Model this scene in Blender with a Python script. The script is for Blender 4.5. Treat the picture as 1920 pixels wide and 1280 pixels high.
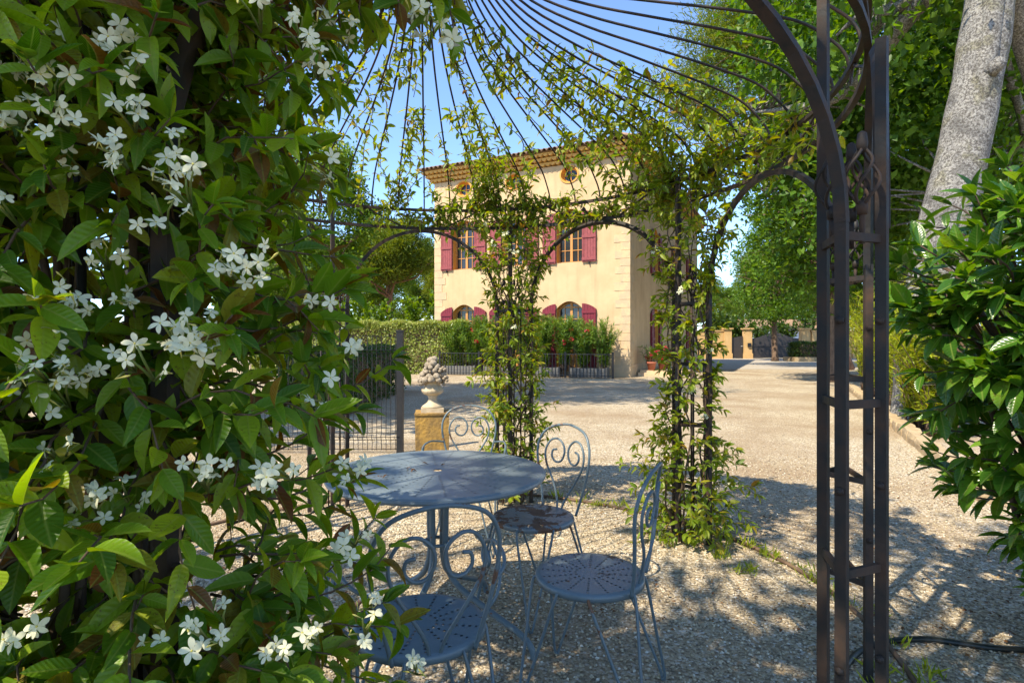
import bpy, math, random
import numpy as np
from mathutils import Vector, Matrix, noise
from mathutils.geometry import tessellate_polygon

scene = bpy.context.scene
for o in list(bpy.data.objects):
    bpy.data.objects.remove(o)
COL = scene.collection
R = math.radians
PI = math.pi

# ------------------------------------------------------------------ camera
CAMH = 1.32
FPX = 1065.0
cam = bpy.data.objects.new('camera', bpy.data.cameras.new('camera'))
COL.objects.link(cam)
cam.location = (0, 0, CAMH)
cam.rotation_euler = (R(90), 0, 0)
cam.data.sensor_width = 36
cam.data.lens = FPX / 1920 * 36
cam.data.clip_start = 0.05
cam.data.clip_end = 2000
scene.camera = cam

# ------------------------------------------------------------------ sky and sun
SUN_EL = R(52)
sv = Vector((-0.74, -0.67, 0)).normalized()
sun_dir = Vector((sv.x * math.cos(SUN_EL), sv.y * math.cos(SUN_EL), math.sin(SUN_EL)))
world = bpy.data.worlds.new('World')
scene.world = world
world.use_nodes = True
wn = world.node_tree
wn.nodes.clear()
w_out = wn.nodes.new('ShaderNodeOutputWorld')
w_bg = wn.nodes.new('ShaderNodeBackground')
w_sky = wn.nodes.new('ShaderNodeTexSky')
w_sky.sky_type = 'NISHITA'
w_sky.sun_disc = False
w_sky.sun_elevation = SUN_EL
w_sky.sun_rotation = math.atan2(sv.x, sv.y)
w_sky.air_density = 1.0
w_sky.dust_density = 0.0
w_sky.altitude = 2500
w_sky.ozone_density = 4.0
w_bg.inputs['Strength'].default_value = 0.15
wn.links.new(w_sky.outputs[0], w_bg.inputs[0])
wn.links.new(w_bg.outputs[0], w_out.inputs[0])
sun = bpy.data.objects.new('sun', bpy.data.lights.new('sun', 'SUN'))
COL.objects.link(sun)
sun.data.energy = 3.4
sun.data.angle = R(0.5)
sun.data.color = (1.0, 0.90, 0.72)
sun.location = (-20, -12, 30)
sun.rotation_euler = sun_dir.to_track_quat('Z', 'Y').to_euler()

scene.view_settings.view_transform = 'Standard'
scene.view_settings.look = 'None'
scene.view_settings.exposure = 1.5
scene.view_settings.gamma = 1.0
scene.view_settings.use_curve_mapping = False

# ------------------------------------------------------------------ helpers
def W(px, py, d):
    """photo pixel at depth d -> world point"""
    return Vector(((px - 960) / FPX * d, d, CAMH + (638 - py) / FPX * d))

def screen(p):
    return 960 + FPX * p[0] / max(p[1], 1e-3), 638 - FPX * (p[2] - CAMH) / max(p[1], 1e-3)

class MB:
    """collects vertices and faces of ONE mesh"""
    def __init__(self):
        self.v = []; self.f = []; self.m = []; self.sm = []
    def add(self, vs, fs, mi=0, smooth=False):
        n = len(self.v)
        self.v += [tuple(v) for v in vs]
        self.f += [tuple(i + n for i in f) for f in fs]
        self.m += [mi] * len(fs); self.sm += [smooth] * len(fs)
        return self
    def box(self, c, s, rz=0.0, mi=0, M=None):
        hx, hy, hz = s[0] / 2, s[1] / 2, s[2] / 2
        vs = [Vector((x, y, z)) for z in (-hz, hz) for y in (-hy, hy) for x in (-hx, hx)]
        if M is None:
            M = Matrix.Rotation(rz, 3, 'Z')
        vs = [M @ v + Vector(c) for v in vs]
        return self.add(vs, [(0, 2, 3, 1), (4, 5, 7, 6), (0, 1, 5, 4), (2, 6, 7, 3), (0, 4, 6, 2), (1, 3, 7, 5)], mi)
    def tube(self, path, r, seg=8, mi=0, closed=False, smooth=True, flat=1.0):
        P = [Vector(p) for p in path]
        n = len(P)
        rs = r if hasattr(r, '__len__') else [r] * n
        T = []
        for i in range(n):
            if closed:
                t = P[(i + 1) % n] - P[i - 1]
            else:
                t = P[min(i + 1, n - 1)] - P[max(i - 1, 0)]
            T.append(t.normalized() if t.length > 1e-9 else Vector((0, 0, 1)))
        a = Vector((1, 0, 0)) if abs(T[0].x) < 0.8 else Vector((0, 1, 0))
        N = (a - T[0] * a.dot(T[0])).normalized()
        vs = []
        for i in range(n):
            N = (N - T[i] * N.dot(T[i]))
            N = N.normalized() if N.length > 1e-6 else T[i].orthogonal().normalized()
            B = T[i].cross(N)
            for k in range(seg):
                an = 2 * PI * (k + 0.5) / seg
                vs.append(P[i] + (N * math.cos(an) + B * math.sin(an) * flat) * rs[i])
        fs = []
        for i in range(n if closed else n - 1):
            j = (i + 1) % n
            for k in range(seg):
                k2 = (k + 1) % seg
                fs.append((i * seg + k, i * seg + k2, j * seg + k2, j * seg + k))
        if not closed:
            fs.append(tuple(range(seg - 1, -1, -1)))
            fs.append(tuple((n - 1) * seg + k for k in range(seg)))
        return self.add(vs, fs, mi, smooth)
    def lathe(self, prof, seg=32, c=(0, 0, 0), mi=0, fn=None, smooth=True):
        vs = []
        for (r, z) in prof:
            for k in range(seg):
                a = 2 * PI * k / seg
                rr = r * (fn(a, z) if fn else 1)
                vs.append((c[0] + rr * math.cos(a), c[1] + rr * math.sin(a), c[2] + z))
        fs = []
        for i in range(len(prof) - 1):
            for k in range(seg):
                k2 = (k + 1) % seg
                fs.append((i * seg + k, i * seg + k2, (i + 1) * seg + k2, (i + 1) * seg + k))
        fs.append(tuple(range(seg - 1, -1, -1)))
        fs.append(tuple((len(prof) - 1) * seg + k for k in range(seg)))
        return self.add(vs, fs, mi, smooth)
    def prism(self, poly, z0, z1, M=None, mi=0):
        """poly list of 2D points, extruded along third axis; M maps (a,b,c)->world"""
        n = len(poly)
        f = M or (lambda a, b, c: (a, b, c))
        vs = [f(p[0], p[1], z0) for p in poly] + [f(p[0], p[1], z1) for p in poly]
        fs = [tuple(range(n - 1, -1, -1)), tuple(range(n, 2 * n))]
        fs += [(i, (i + 1) % n, n + (i + 1) % n, n + i) for i in range(n)]
        return self.add(vs, fs, mi)
    def mesh(self, name, mats):
        me = bpy.data.meshes.new(name)
        me.from_pydata(self.v, [], self.f)
        for m in (mats if isinstance(mats, (list, tuple)) else [mats]):
            me.materials.append(m)
        me.polygons.foreach_set('material_index', self.m)
        me.polygons.foreach_set('use_smooth', self.sm)
        me.update()
        return me

def link(name, me, parent=None, loc=None, world_coords=False):
    o = bpy.data.objects.new(name, me)
    COL.objects.link(o)
    if parent is not None:
        o.parent = parent
        if world_coords:
            o.location = -Vector(parent.location)
    if loc is not None:
        o.location = loc
    return o

def tag(o, label, cat, group=None):
    o['label'] = label; o['category'] = cat
    if group: o['group'] = group
    return o

def thing(name, label, cat, loc=(0, 0, 0), rz=0.0, group=None):
    o = bpy.data.objects.new(name, None)
    COL.objects.link(o)
    o.empty_display_size = 0.1
    o.location = loc; o.rotation_euler = (0, 0, rz)
    return tag(o, label, cat, group)

def copy_tree(o, parent=None):
    c = o.copy(); COL.objects.link(c)
    if parent is not None: c.parent = parent
    for ch in o.children: copy_tree(ch, c)
    return c

def cat_rom(pts, n=8, closed=False):
    P = [Vector(p) for p in pts]
    out = []
    m = len(P)
    for i in range(m if closed else m - 1):
        p0 = P[(i - 1) % m] if (closed or i > 0) else P[0] * 2 - P[1]
        p1 = P[i]; p2 = P[(i + 1) % m]
        p3 = P[(i + 2) % m] if (closed or i + 2 < m) else P[-1] * 2 - P[-2]
        for k in range(n):
            t = k / n
            out.append(0.5 * ((2 * p1) + (p2 - p0) * t + (2 * p0 - 5 * p1 + 4 * p2 - p3) * t * t + (3 * p1 - p0 - 3 * p2 + p3) * t ** 3))
    if not closed: out.append(P[-1])
    return out

def scatter_mesh(name, tv, tf, pos, dirs, nors, sizes, mat, widths=None):
    """many copies of one small template (along +Y, normal +Z) joined in one mesh"""
    tv = np.asarray(tv, float); tf = np.asarray(tf, int)
    pos = np.asarray(pos, float); Y = np.asarray(dirs, float); Z = np.asarray(nors, float)
    Y = Y / np.maximum(np.linalg.norm(Y, axis=1, keepdims=True), 1e-9)
    X = np.cross(Y, Z)
    bad = np.linalg.norm(X, axis=1) < 1e-4
    X[bad] = np.cross(Y[bad], np.array([0.3, 0.7, 0.64]))
    X /= np.maximum(np.linalg.norm(X, axis=1, keepdims=True), 1e-9)
    Z = np.cross(X, Y)
    s = np.asarray(sizes, float)[:, None, None]
    wd = s if widths is None else np.asarray(widths, float)[:, None, None]
    V = tv[None, :, 0, None] * X[:, None, :] * wd + tv[None, :, 1, None] * Y[:, None, :] * s + tv[None, :, 2, None] * Z[:, None, :] * s + pos[:, None, :]
    n, k = V.shape[0], V.shape[1]
    F = (tf[None] + (np.arange(n) * k)[:, None, None]).reshape(-1, tf.shape[1])
    me = bpy.data.meshes.new(name)
    me.vertices.add(n * k)
    me.vertices.foreach_set('co', V.reshape(-1))
    nf, q = F.shape
    me.loops.add(nf * q)
    me.loops.foreach_set('vertex_index', F.reshape(-1).astype(np.int32))
    me.polygons.add(nf)
    me.polygons.foreach_set('loop_start', (np.arange(nf) * q).astype(np.int32))
    me.polygons.foreach_set('loop_total', np.full(nf, q, np.int32))
    uv = me.uv_layers.new(name='UVMap')
    tuv = tv[:, :2] + np.array([0.5, 0.0])
    uv.data.foreach_set('uv', np.tile(tuv[tf.reshape(-1)], (n, 1)).reshape(-1))
    me.update(calc_edges=True)
    me.materials.append(mat)
    return me

# ------------------------------------------------------------------ materials
class NT:
    def __init__(self, name):
        self.m = bpy.data.materials.new(name); self.m.use_nodes = True
        self.t = self.m.node_tree; self.t.nodes.clear()
        self.out = self.n('ShaderNodeOutputMaterial')
    def n(self, typ, **kw):
        x = self.t.nodes.new(typ)
        for k, v in kw.items(): setattr(x, k, v)
        return x
    def l(self, a, b): self.t.links.new(a, b)
    def coord(self, kind='Object'): return self.n('ShaderNodeTexCoord').outputs[kind]
    def noise(self, vec, scale, detail=4, rough=0.55):
        x = self.n('ShaderNodeTexNoise')
        x.inputs['Scale'].default_value = scale; x.inputs['Detail'].default_value = detail
        x.inputs['Roughness'].default_value = rough
        if vec is not None: self.l(vec, x.inputs['Vector'])
        return x.outputs['Fac']
    def ramp(self, fac, stops, interp='LINEAR'):
        x = self.n('ShaderNodeValToRGB'); cr = x.color_ramp; cr.interpolation = interp
        while len(cr.elements) < len(stops): cr.elements.new(0.5)
        for e, (p, c) in zip(cr.elements, stops):
            e.position = p; e.color = (c[0], c[1], c[2], 1) if hasattr(c, '__len__') else (c, c, c, 1)
        self.l(fac, x.inputs[0]); return x.outputs[0]
    def math(self, op, a, b=None, c=None):
        x = self.n('ShaderNodeMath', operation=op)
        for i, v in enumerate((a, b, c)):
            if v is None: continue
            if isinstance(v, (int, float)): x.inputs[i].default_value = v
            else: self.l(v, x.inputs[i])
        return x.outputs[0]
    def mix(self, fac, a, b):
        x = self.n('ShaderNodeMix', data_type='RGBA')
        for sock, v in ((x.inputs[0], fac), (x.inputs[6], a), (x.inputs[7], b)):
            if isinstance(v, (int, float)): sock.default_value = v
            elif isinstance(v, tuple): sock.default_value = (*v, 1)
            else: self.l(v, sock)
        return x.outputs[2]
    def bump(self, h, strength=0.3, dist=0.01):
        x = self.n('ShaderNodeBump'); x.inputs['Strength'].default_value = strength; x.inputs['Distance'].default_value = dist
        self.l(h, x.inputs['Height']); return x.outputs[0]
    def bsdf(self, color, rough=0.6, metal=0.0, normal=None, spec=0.5):
        x = self.n('ShaderNodeBsdfPrincipled')
        if isinstance(color, tuple): x.inputs['Base Color'].default_value = (*color, 1)
        else: self.l(color, x.inputs['Base Color'])
        if isinstance(rough, (int, float)): x.inputs['Roughness'].default_value = rough
        else: self.l(rough, x.inputs['Roughness'])
        x.inputs['Metallic'].default_value = metal
        x.inputs['Specular IOR Level'].default_value = spec
        if normal is not None: self.l(normal, x.inputs['Normal'])
        return x.outputs[0]
    def done(self, sh):
        self.l(sh, self.out.inputs[0]); return self.m

def leaf_mat(name, stops, trans=0.35, rough=0.4, spec=0.4, vein=False):
    t = NT(name)
    gi = t.n('ShaderNodeNewGeometry').outputs['Random Per Island']
    oi = t.n('ShaderNodeObjectInfo').outputs['Random']
    rnd = t.math('FRACT', t.math('ADD', gi, oi))
    col = t.ramp(rnd, stops)
    nz = t.noise(t.coord(), 25.0, 2)
    col = t.mix(t.math('MULTIPLY', nz, 0.35), col, t.mix(0.5, col, (0.02, 0.03, 0.005)))
    nrm_ = None
    if vein:
        sx = t.n('ShaderNodeSeparateXYZ'); t.l(t.coord('UV'), sx.inputs[0])
        du = t.math('ABSOLUTE', t.math('SUBTRACT', sx.outputs[0], 0.5))
        rib = t.ramp(du, [(0.0, 1), (0.028, 0)])
        side_v = t.math('SINE', t.math('MULTIPLY', t.math('SUBTRACT', sx.outputs[1], t.math('MULTIPLY', du, 0.9)), 58.0))
        col = t.mix(t.math('MULTIPLY', rib, 0.55), col, (0.26, 0.32, 0.07))
        col = t.mix(t.ramp(side_v, [(0.75, 0), (1.0, 0.09)]), col, (0.24, 0.30, 0.06))
        spot = t.noise(t.coord('UV'), 9.0, 3)
        col = t.mix(t.ramp(t.math('ADD', t.math('MULTIPLY', rnd, 0.12), spot), [(0.70, 0), (0.76, 0.7)]), col, (0.11, 0.07, 0.02))
        nrm_ = t.bump(t.math('ADD', t.math('MULTIPLY', side_v, 0.5), t.math('MULTIPLY', rib, -1.5)), 0.22, 0.003)
    b = t.bsdf(col, rough, 0.0, nrm_, spec)
    tr = t.n('ShaderNodeBsdfTranslucent')
    hs = t.n('ShaderNodeHueSaturation'); hs.inputs['Hue'].default_value = 0.475; hs.inputs['Saturation'].default_value = 1.15
    hs.inputs['Value'].default_value = 1.7
    t.l(col, hs.inputs['Color']); t.l(hs.outputs[0], tr.inputs['Color'])
    mx = t.n('ShaderNodeMixShader'); mx.inputs[0].default_value = trans
    t.l(b, mx.inputs[1]); t.l(tr.outputs[0], mx.inputs[2])
    return t.done(mx.outputs[0])

def plain(name, c1, c2, scale=8, rough=0.7, bump=0.2, bscale=60, bdist=0.005, spec=0.4, metal=0.0):
    t = NT(name); co = t.coord()
    f = t.noise(co, scale, 6)
    col = t.mix(t.ramp(f, [(0.3, 0), (0.7, 1)]), c1, c2)
    return t.done(t.bsdf(col, rough, metal, t.bump(t.noise(co, bscale, 4), bump, bdist), spec))

M = {}
M['jasmine'] = leaf_mat('jasmine_leaf', [(0, (0.050, 0.130, 0.010)), (0.25, (0.105, 0.225, 0.012)), (0.55, (0.180, 0.310, 0.016)), (0.78, (0.27, 0.37, 0.02)), (0.88, (0.23, 0.22, 0.02)), (0.95, (0.19, 0.11, 0.02)), (1, (0.16, 0.06, 0.02))], 0.48, 0.38, 0.32, True)
M['vine'] = leaf_mat('vine_leaf', [(0, (0.100, 0.180, 0.010)), (0.4, (0.175, 0.265, 0.014)), (0.78, (0.26, 0.31, 0.018)), (0.95, (0.33, 0.31, 0.02)), (1, (0.30, 0.16, 0.02))], 0.45, 0.36, 0.4, True)
M['laurel'] = leaf_mat('laurel_leaf', [(0, (0.035, 0.110, 0.012)), (0.5, (0.065, 0.175, 0.016)), (0.85, (0.115, 0.255, 0.020)), (1, (0.18, 0.30, 0.03))], 0.36, 0.24, 0.55, True)
M['plane'] = leaf_mat('plane_leaf', [(0, (0.045, 0.115, 0.012)), (0.5, (0.080, 0.175, 0.018)), (1, (0.13, 0.23, 0.025))], 0.45, 0.45, 0.3)
M['ash'] = leaf_mat('ash_leaf', [(0, (0.065, 0.140, 0.016)), (0.6, (0.115, 0.210, 0.022)), (1, (0.18, 0.26, 0.03))], 0.45, 0.5, 0.3)
M['pine'] = leaf_mat('pine_needle', [(0, (0.070, 0.125, 0.012)), (0.5, (0.130, 0.190, 0.016)), (1, (0.21, 0.24, 0.022))], 0.35, 0.55, 0.25)
M['oleander'] = leaf_mat('oleander_leaf', [(0, (0.060, 0.140, 0.022)), (0.6, (0.115, 0.215, 0.028)), (1, (0.20, 0.27, 0.04))], 0.3, 0.4, 0.4)
M['hedge'] = leaf_mat('hedge_leaf', [(0, (0.16, 0.23, 0.03)), (0.5, (0.28, 0.34, 0.07)), (1, (0.44, 0.46, 0.17))], 0.35, 0.45, 0.3)
M['darkhedge'] = leaf_mat('dark_hedge_leaf', [(0, (0.025, 0.060, 0.010)), (0.6, (0.05, 0.10, 0.016)), (1, (0.09, 0.14, 0.02))], 0.3, 0.45, 0.3)
M['yellowshrub'] = leaf_mat('yellow_shrub_leaf', [(0, (0.13, 0.20, 0.014)), (0.5, (0.25, 0.32, 0.022)), (1, (0.40, 0.42, 0.04))], 0.45, 0.45, 0.3)
M['litter'] = leaf_mat('dead_leaf', [(0, (0.10, 0.045, 0.018)), (0.5, (0.17, 0.08, 0.03)), (0.8, (0.25, 0.12, 0.04)), (1, (0.30, 0.20, 0.08))], 0.15, 0.7, 0.2)
M['redflower'] = leaf_mat('red_flower', [(0, (0.55, 0.02, 0.02)), (0.6, (0.65, 0.05, 0.05)), (1, (0.70, 0.14, 0.22))], 0.3, 0.6, 0.2)

def petal_mat():
    t = NT('white_petal')
    b = t.bsdf((0.70, 0.68, 0.46), 0.55, spec=0.3)
    tr = t.n('ShaderNodeBsdfTranslucent'); tr.inputs[0].default_value = (0.85, 0.85, 0.66, 1)
    mx = t.n('ShaderNodeMixShader'); mx.inputs[0].default_value = 0.3
    t.l(b, mx.inputs[1]); t.l(tr.outputs[0], mx.inputs[2])
    return t.done(mx.outputs[0])
M['petal'] = petal_mat()
M['yellow'] = plain('flower_eye', (0.55, 0.45, 0.08), (0.45, 0.42, 0.12), 30)
M['green_stem'] = plain('green_stem', (0.12, 0.18, 0.03), (0.16, 0.15, 0.04), 20)
M['twig'] = plain('brown_twig', (0.07, 0.045, 0.028), (0.12, 0.075, 0.045), 30, 0.8, 0.4, 90)

def iron_mat():
    t = NT('dark_iron'); co = t.coord()
    f = t.noise(co, 9, 8, 0.65)
    col = t.mix(t.ramp(f, [(0.42, 0), (0.68, 1)]), (0.016, 0.014, 0.012), (0.062, 0.034, 0.02))
    g = t.noise(co, 55, 5)
    return t.done(t.bsdf(col, t.ramp(f, [(0.35, 0.55), (0.7, 0.9)]), 0.0, t.bump(g, 0.5, 0.003), 0.35))
M['iron'] = iron_mat()
def black_mat():
    return plain('black_steel', (0.010, 0.010, 0.011), (0.022, 0.020, 0.019), 10, 0.5, 0.1)
M['black'] = black_mat()

def painted(name, base, rust, holes=None):
    """blue-grey paint, rust patches; holes=(spokes, radial step, r0, r1, hole radius)"""
    t = NT(name); co = t.coord()
    f = t.noise(co, 7.5, 9, 0.68)
    mask = t.ramp(f, [(rust, 0), (rust + 0.02, 1)])
    dust = t.noise(co, 30, 5)
    pc = t.mix(t.math('MULTIPLY', dust, 0.5), base, tuple(min(1, c * 1.35 + 0.02) for c in base))
    rc = t.mix(t.noise(co, 40, 4), (0.06, 0.028, 0.014), (0.20, 0.10, 0.055))
    col = t.mix(mask, pc, rc)
    rgh = t.mix(mask, (0.42, 0.42, 0.42), (0.85, 0.85, 0.85))
    sh = t.bsdf(col, rgh, 0.0, t.bump(t.math('ADD', t.math('MULTIPLY', mask, -0.6), t.noise(co, 80, 3)), 0.25, 0.002), 0.5)
    if holes:
        n, st, r0, r1, hr = holes
        sx = t.n('ShaderNodeSeparateXYZ'); t.l(co, sx.inputs[0])
        x, y = sx.outputs[0], sx.outputs[1]
        r = t.math('SQRT', t.math('ADD', t.math('MULTIPLY', x, x), t.math('MULTIPLY', y, y)))
        a = t.math('ARCTAN2', y, x)
        ar = t.math('MULTIPLY', t.math('SUBTRACT', t.math('FRACT', t.math('MULTIPLY', t.math('ADD', a, 7.0), n / (2 * PI))), 0.5), 2 * PI / n)
        dt = t.math('MULTIPLY', ar, r)
        dr = t.math('MULTIPLY', t.math('SUBTRACT', t.math('FRACT', t.math('DIVIDE', r, st)), 0.5), st)
        d = t.math('SQRT', t.math('ADD', t.math('MULTIPLY', dt, dt), t.math('MULTIPLY', dr, dr)))
        hole = t.math('MULTIPLY', t.math('LESS_THAN', d, hr), t.math('MULTIPLY', t.math('GREATER_THAN', r, r0), t.math('LESS_THAN', r, r1)))
        tp = t.n('ShaderNodeBsdfTransparent')
        mx = t.n('ShaderNodeMixShader'); t.l(hole, mx.inputs[0]); t.l(sh, mx.inputs[1]); t.l(tp.outputs[0], mx.inputs[2])
        sh = mx.outputs[0]
    return t.done(sh)
BG = (0.085, 0.118, 0.132)
M['paint'] = painted('grey_blue_paint', BG, 0.60)
M['table_paint'] = painted('table_paint', (0.125, 0.155, 0.168), 0.66, (24, 0.03, 0.09, 0.45, 0.0046))
M['seat_clean'] = painted('seat_paint', (0.095, 0.135, 0.155), 0.68, (16, 0.021, 0.045, 0.18, 0.0048))
M['seat_chipped'] = painted('seat_paint_chipped', (0.10, 0.135, 0.15), 0.60, (16, 0.021, 0.045, 0.18, 0.0048))
M['seat_rusty'] = painted('seat_paint_rusty', (0.125, 0.15, 0.16), 0.50, (16, 0.021, 0.045, 0.18, 0.0048))

def gravel_mat():
    t = NT('gravel'); co = t.coord()
    v = t.n('ShaderNodeTexVoronoi'); v.inputs['Scale'].default_value = 75; t.l(co, v.inputs['Vector'])
    sp = t.n('ShaderNodeSeparateColor'); t.l(v.outputs['Color'], sp.inputs[0])
    col = t.ramp(sp.outputs[0], [(0, (0.17, 0.14, 0.10)), (0.3, (0.34, 0.265, 0.165)), (0.6, (0.46, 0.37, 0.235)), (0.85, (0.55, 0.465, 0.335)), (1, (0.66, 0.60, 0.50))])
    big = t.noise(co, 0.55, 5, 0.6)
    col = t.mix(t.ramp(big, [(0.42, 0), (0.66, 0.65)]), col, (0.24, 0.155, 0.08))
    mid = t.noise(co, 3.2, 6, 0.7)
    col = t.mix(t.ramp(mid, [(0.5, 0), (0.75, 0.35)]), col, (0.16, 0.10, 0.055))
    h = t.math('SUBTRACT', 1.0, v.outputs['Distance'])
    return t.done(t.bsdf(col, 0.85, 0, t.bump(h, 0.9, 0.012), 0.3))
M['gravel'] = gravel_mat()
def pebble_mat():
    t = NT('pebble')
    r = t.n('ShaderNodeNewGeometry').outputs['Random Per Island']
    return t.done(t.bsdf(t.ramp(r, [(0, (0.17, 0.14, 0.10)), (0.3, (0.34, 0.265, 0.165)), (0.65, (0.47, 0.38, 0.245)), (0.9, (0.56, 0.48, 0.35)), (1, (0.68, 0.63, 0.53))]), 0.8, spec=0.3))
M['pebble'] = pebble_mat()
M['concrete'] = plain('pale_concrete', (0.40, 0.345, 0.27), (0.33, 0.285, 0.225), 3, 0.85, 0.3, 80)
def render_mat(name, c1, c2):
    t = NT(name); co = t.coord()
    f = t.noise(co, 0.9, 6, 0.6)
    col = t.mix(t.ramp(f, [(0.38, 0), (0.62, 1)]), c1, c2)
    mp = t.n('ShaderNodeMapping'); mp.inputs['Scale'].default_value = (3, 3, 0.35); t.l(co, mp.inputs[0])
    col = t.mix(t.ramp(t.noise(mp.outputs[0], 1.4, 5), [(0.5, 0), (0.8, 0.38)]), col, tuple(c * 0.6 for c in c2))
    return t.done(t.bsdf(col, 0.9, 0, t.bump(t.noise(co, 40, 5), 0.25, 0.01), 0.2))
M['render'] = render_mat('cream_render', (0.56, 0.405, 0.235), (0.48, 0.34, 0.19))
M['wallrender'] = render_mat('ochre_render', (0.56, 0.37, 0.17), (0.50, 0.32, 0.14))
def quoin_mat():
    t = NT('quoin_stone'); co = t.coord()
    f = t.noise(co, 2.6, 5, 0.6)
    col = t.mix(t.ramp(f, [(0.46, 0), (0.54, 1)]), (0.55, 0.40, 0.235), (0.47, 0.355, 0.225))
    col = t.mix(t.ramp(t.noise(co, 14, 4), [(0.5, 0), (0.8, 0.3)]), col, (0.40, 0.29, 0.18))
    return t.done(t.bsdf(col, 0.9, 0, t.bump(t.noise(co, 25, 5), 0.4, 0.01), 0.2))
M['quoin'] = quoin_mat()
M['ochre'] = plain('ochre_paint', (0.62, 0.31, 0.055), (0.56, 0.27, 0.05), 4, 0.6, 0.05)
M['frame'] = plain('window_wood', (0.50, 0.24, 0.06), (0.42, 0.20, 0.06), 6, 0.55, 0.1)
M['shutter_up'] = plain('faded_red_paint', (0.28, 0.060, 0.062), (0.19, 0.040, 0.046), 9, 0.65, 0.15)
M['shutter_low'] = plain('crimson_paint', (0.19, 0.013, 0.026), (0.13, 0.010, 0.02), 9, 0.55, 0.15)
M['tile'] = plain('ochre_tile', (0.64, 0.38, 0.10), (0.54, 0.29, 0.075), 5, 0.85, 0.3)
M['rooftile'] = plain('weathered_tile', (0.33, 0.20, 0.12), (0.22, 0.15, 0.10), 6, 0.9, 0.4)
def glass_mat():
    t = NT('window_glass')
    return t.done(t.bsdf((0.025, 0.026, 0.026), 0.08, 0, None, 0.45))
M['glass'] = glass_mat()
M['curtain'] = plain('pale_curtain', (0.6, 0.57, 0.5), (0.5, 0.47, 0.42), 5)
M['urn'] = plain('pale_cast_stone', (0.52, 0.43, 0.29), (0.38, 0.29, 0.18), 14, 0.9, 0.5, 70)
M['fruit'] = plain('weathered_stone_fruit', (0.40, 0.33, 0.24), (0.16, 0.125, 0.085), 26, 0.9, 0.5, 70)
M['pedestal'] = plain('lichen_ochre_stone', (0.38, 0.22, 0.045), (0.13, 0.085, 0.04), 9, 0.9, 0.8, 35, 0.012)
def bark_mat(name, c1, c2, sc=(4, 4, 1.2), b=0.6, s=4):
    t = NT(name); co = t.coord()
    mp = t.n('ShaderNodeMapping'); mp.inputs['Scale'].default_value = sc; t.l(co, mp.inputs[0])
    f = t.noise(mp.outputs[0], s, 8, 0.65)
    col = t.mix(t.ramp(f, [(0.35, 0), (0.65, 1)]), c1, c2)
    return t.done(t.bsdf(col, 0.9, 0, t.bump(f, b, 0.03), 0.2))
def plane_bark():
    t = NT('plane_bark'); co = t.coord()
    f = t.noise(co, 3.2, 5, 0.6); h = t.noise(co, 38, 8, 0.75)
    col = t.ramp(f, [(0.36, (0.17, 0.165, 0.155)), (0.44, (0.27, 0.26, 0.24)), (0.52, (0.34, 0.325, 0.295)), (0.60, (0.20, 0.19, 0.135)), (0.68, (0.36, 0.335, 0.27))])
    col = t.mix(t.ramp(h, [(0.44, 0.9), (0.56, 0)]), col, (0.07, 0.062, 0.055))
    return t.done(t.bsdf(col, 0.9, 0, t.bump(t.math('ADD', h, t.math('MULTIPLY', f, 0.8)), 0.9, 0.03), 0.2))
M['planebark'] = plane_bark()
M['bark'] = bark_mat('brown_bark', (0.10, 0.065, 0.045), (0.21, 0.14, 0.095))
M['pinebark'] = bark_mat('pine_bark', (0.15, 0.08, 0.05), (0.28, 0.16, 0.10))
M['wood'] = plain('weathered_planter_wood', (0.10, 0.10, 0.095), (0.15, 0.14, 0.125), 6, 0.8, 0.3)
M['terracotta'] = plain('terracotta', (0.40, 0.13, 0.07), (0.30, 0.09, 0.05), 6)
M['kerb'] = plain('limestone_kerb', (0.42, 0.32, 0.19), (0.31, 0.22, 0.12), 8, 0.9, 0.6, 30, 0.015)
M['hose'] = plain('black_rubber', (0.012, 0.014, 0.012), (0.025, 0.028, 0.022), 20, 0.45, 0.05)
M['edging'] = plain('rusty_edging', (0.10, 0.06, 0.035), (0.16, 0.10, 0.06), 20, 0.8, 0.3)
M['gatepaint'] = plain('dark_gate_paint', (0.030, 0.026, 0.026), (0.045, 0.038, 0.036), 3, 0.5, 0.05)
M['white'] = plain('white_paint', (0.72, 0.72, 0.72), (0.62, 0.62, 0.64), 5, 0.6, 0.05)
M['lampglass'] = plain('lantern_glass', (0.35, 0.38, 0.40), (0.30, 0.33, 0.36), 5, 0.15, 0.0)

# ------------------------------------------------------------------ leaf templates
def blade(n, width, fold, curl, tipw=0.0, pos=0.45):
    """n segments, quads on both sides of the midrib"""
    vs = []; fs = []
    for i in range(n + 1):
        t = i / n
        w = width * (math.sin(PI * t ** (math.log(0.5) / math.log(pos)))) ** 0.8 if 0 < t < 1 else 0.004
        z = -curl * t * t
        vs += [(-w / 2, t, z + fold * w), (0, t, z), (w / 2, t, z + fold * w)]
    for i in range(n):
        a = 3 * i
        fs += [(a, a + 1, a + 4, a + 3), (a + 1, a + 2, a + 5, a + 4)]
    return vs, fs
LEAF_A = blade(6, 0.42, 0.22, 0.14)
LEAF_B = blade(6, 0.36, 0.36, 0.34)
LEAF_C = blade(6, 0.45, 0.14, -0.06, pos=0.40)
LAUREL = blade(5, 0.36, 0.20, 0.16, pos=0.52)
LANCE = ([(-0.07, 0.45, 0.0), (0, 0, 0), (0.07, 0.45, 0.0), (0, 1, -0.08)], [(1, 2, 3, 0)])
DIAMOND = ([(0, 0, 0), (0.33, 0.5, 0.08), (0, 1, -0.05), (-0.33, 0.5, 0.08)], [(0, 1, 2), (0, 2, 3)])
NEEDLE = ([(0, 0, 0), (0.06, 0.6, 0), (0, 1, -0.1), (-0.06, 0.6, 0)], [(0, 1, 2), (0, 2, 3)])

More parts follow.
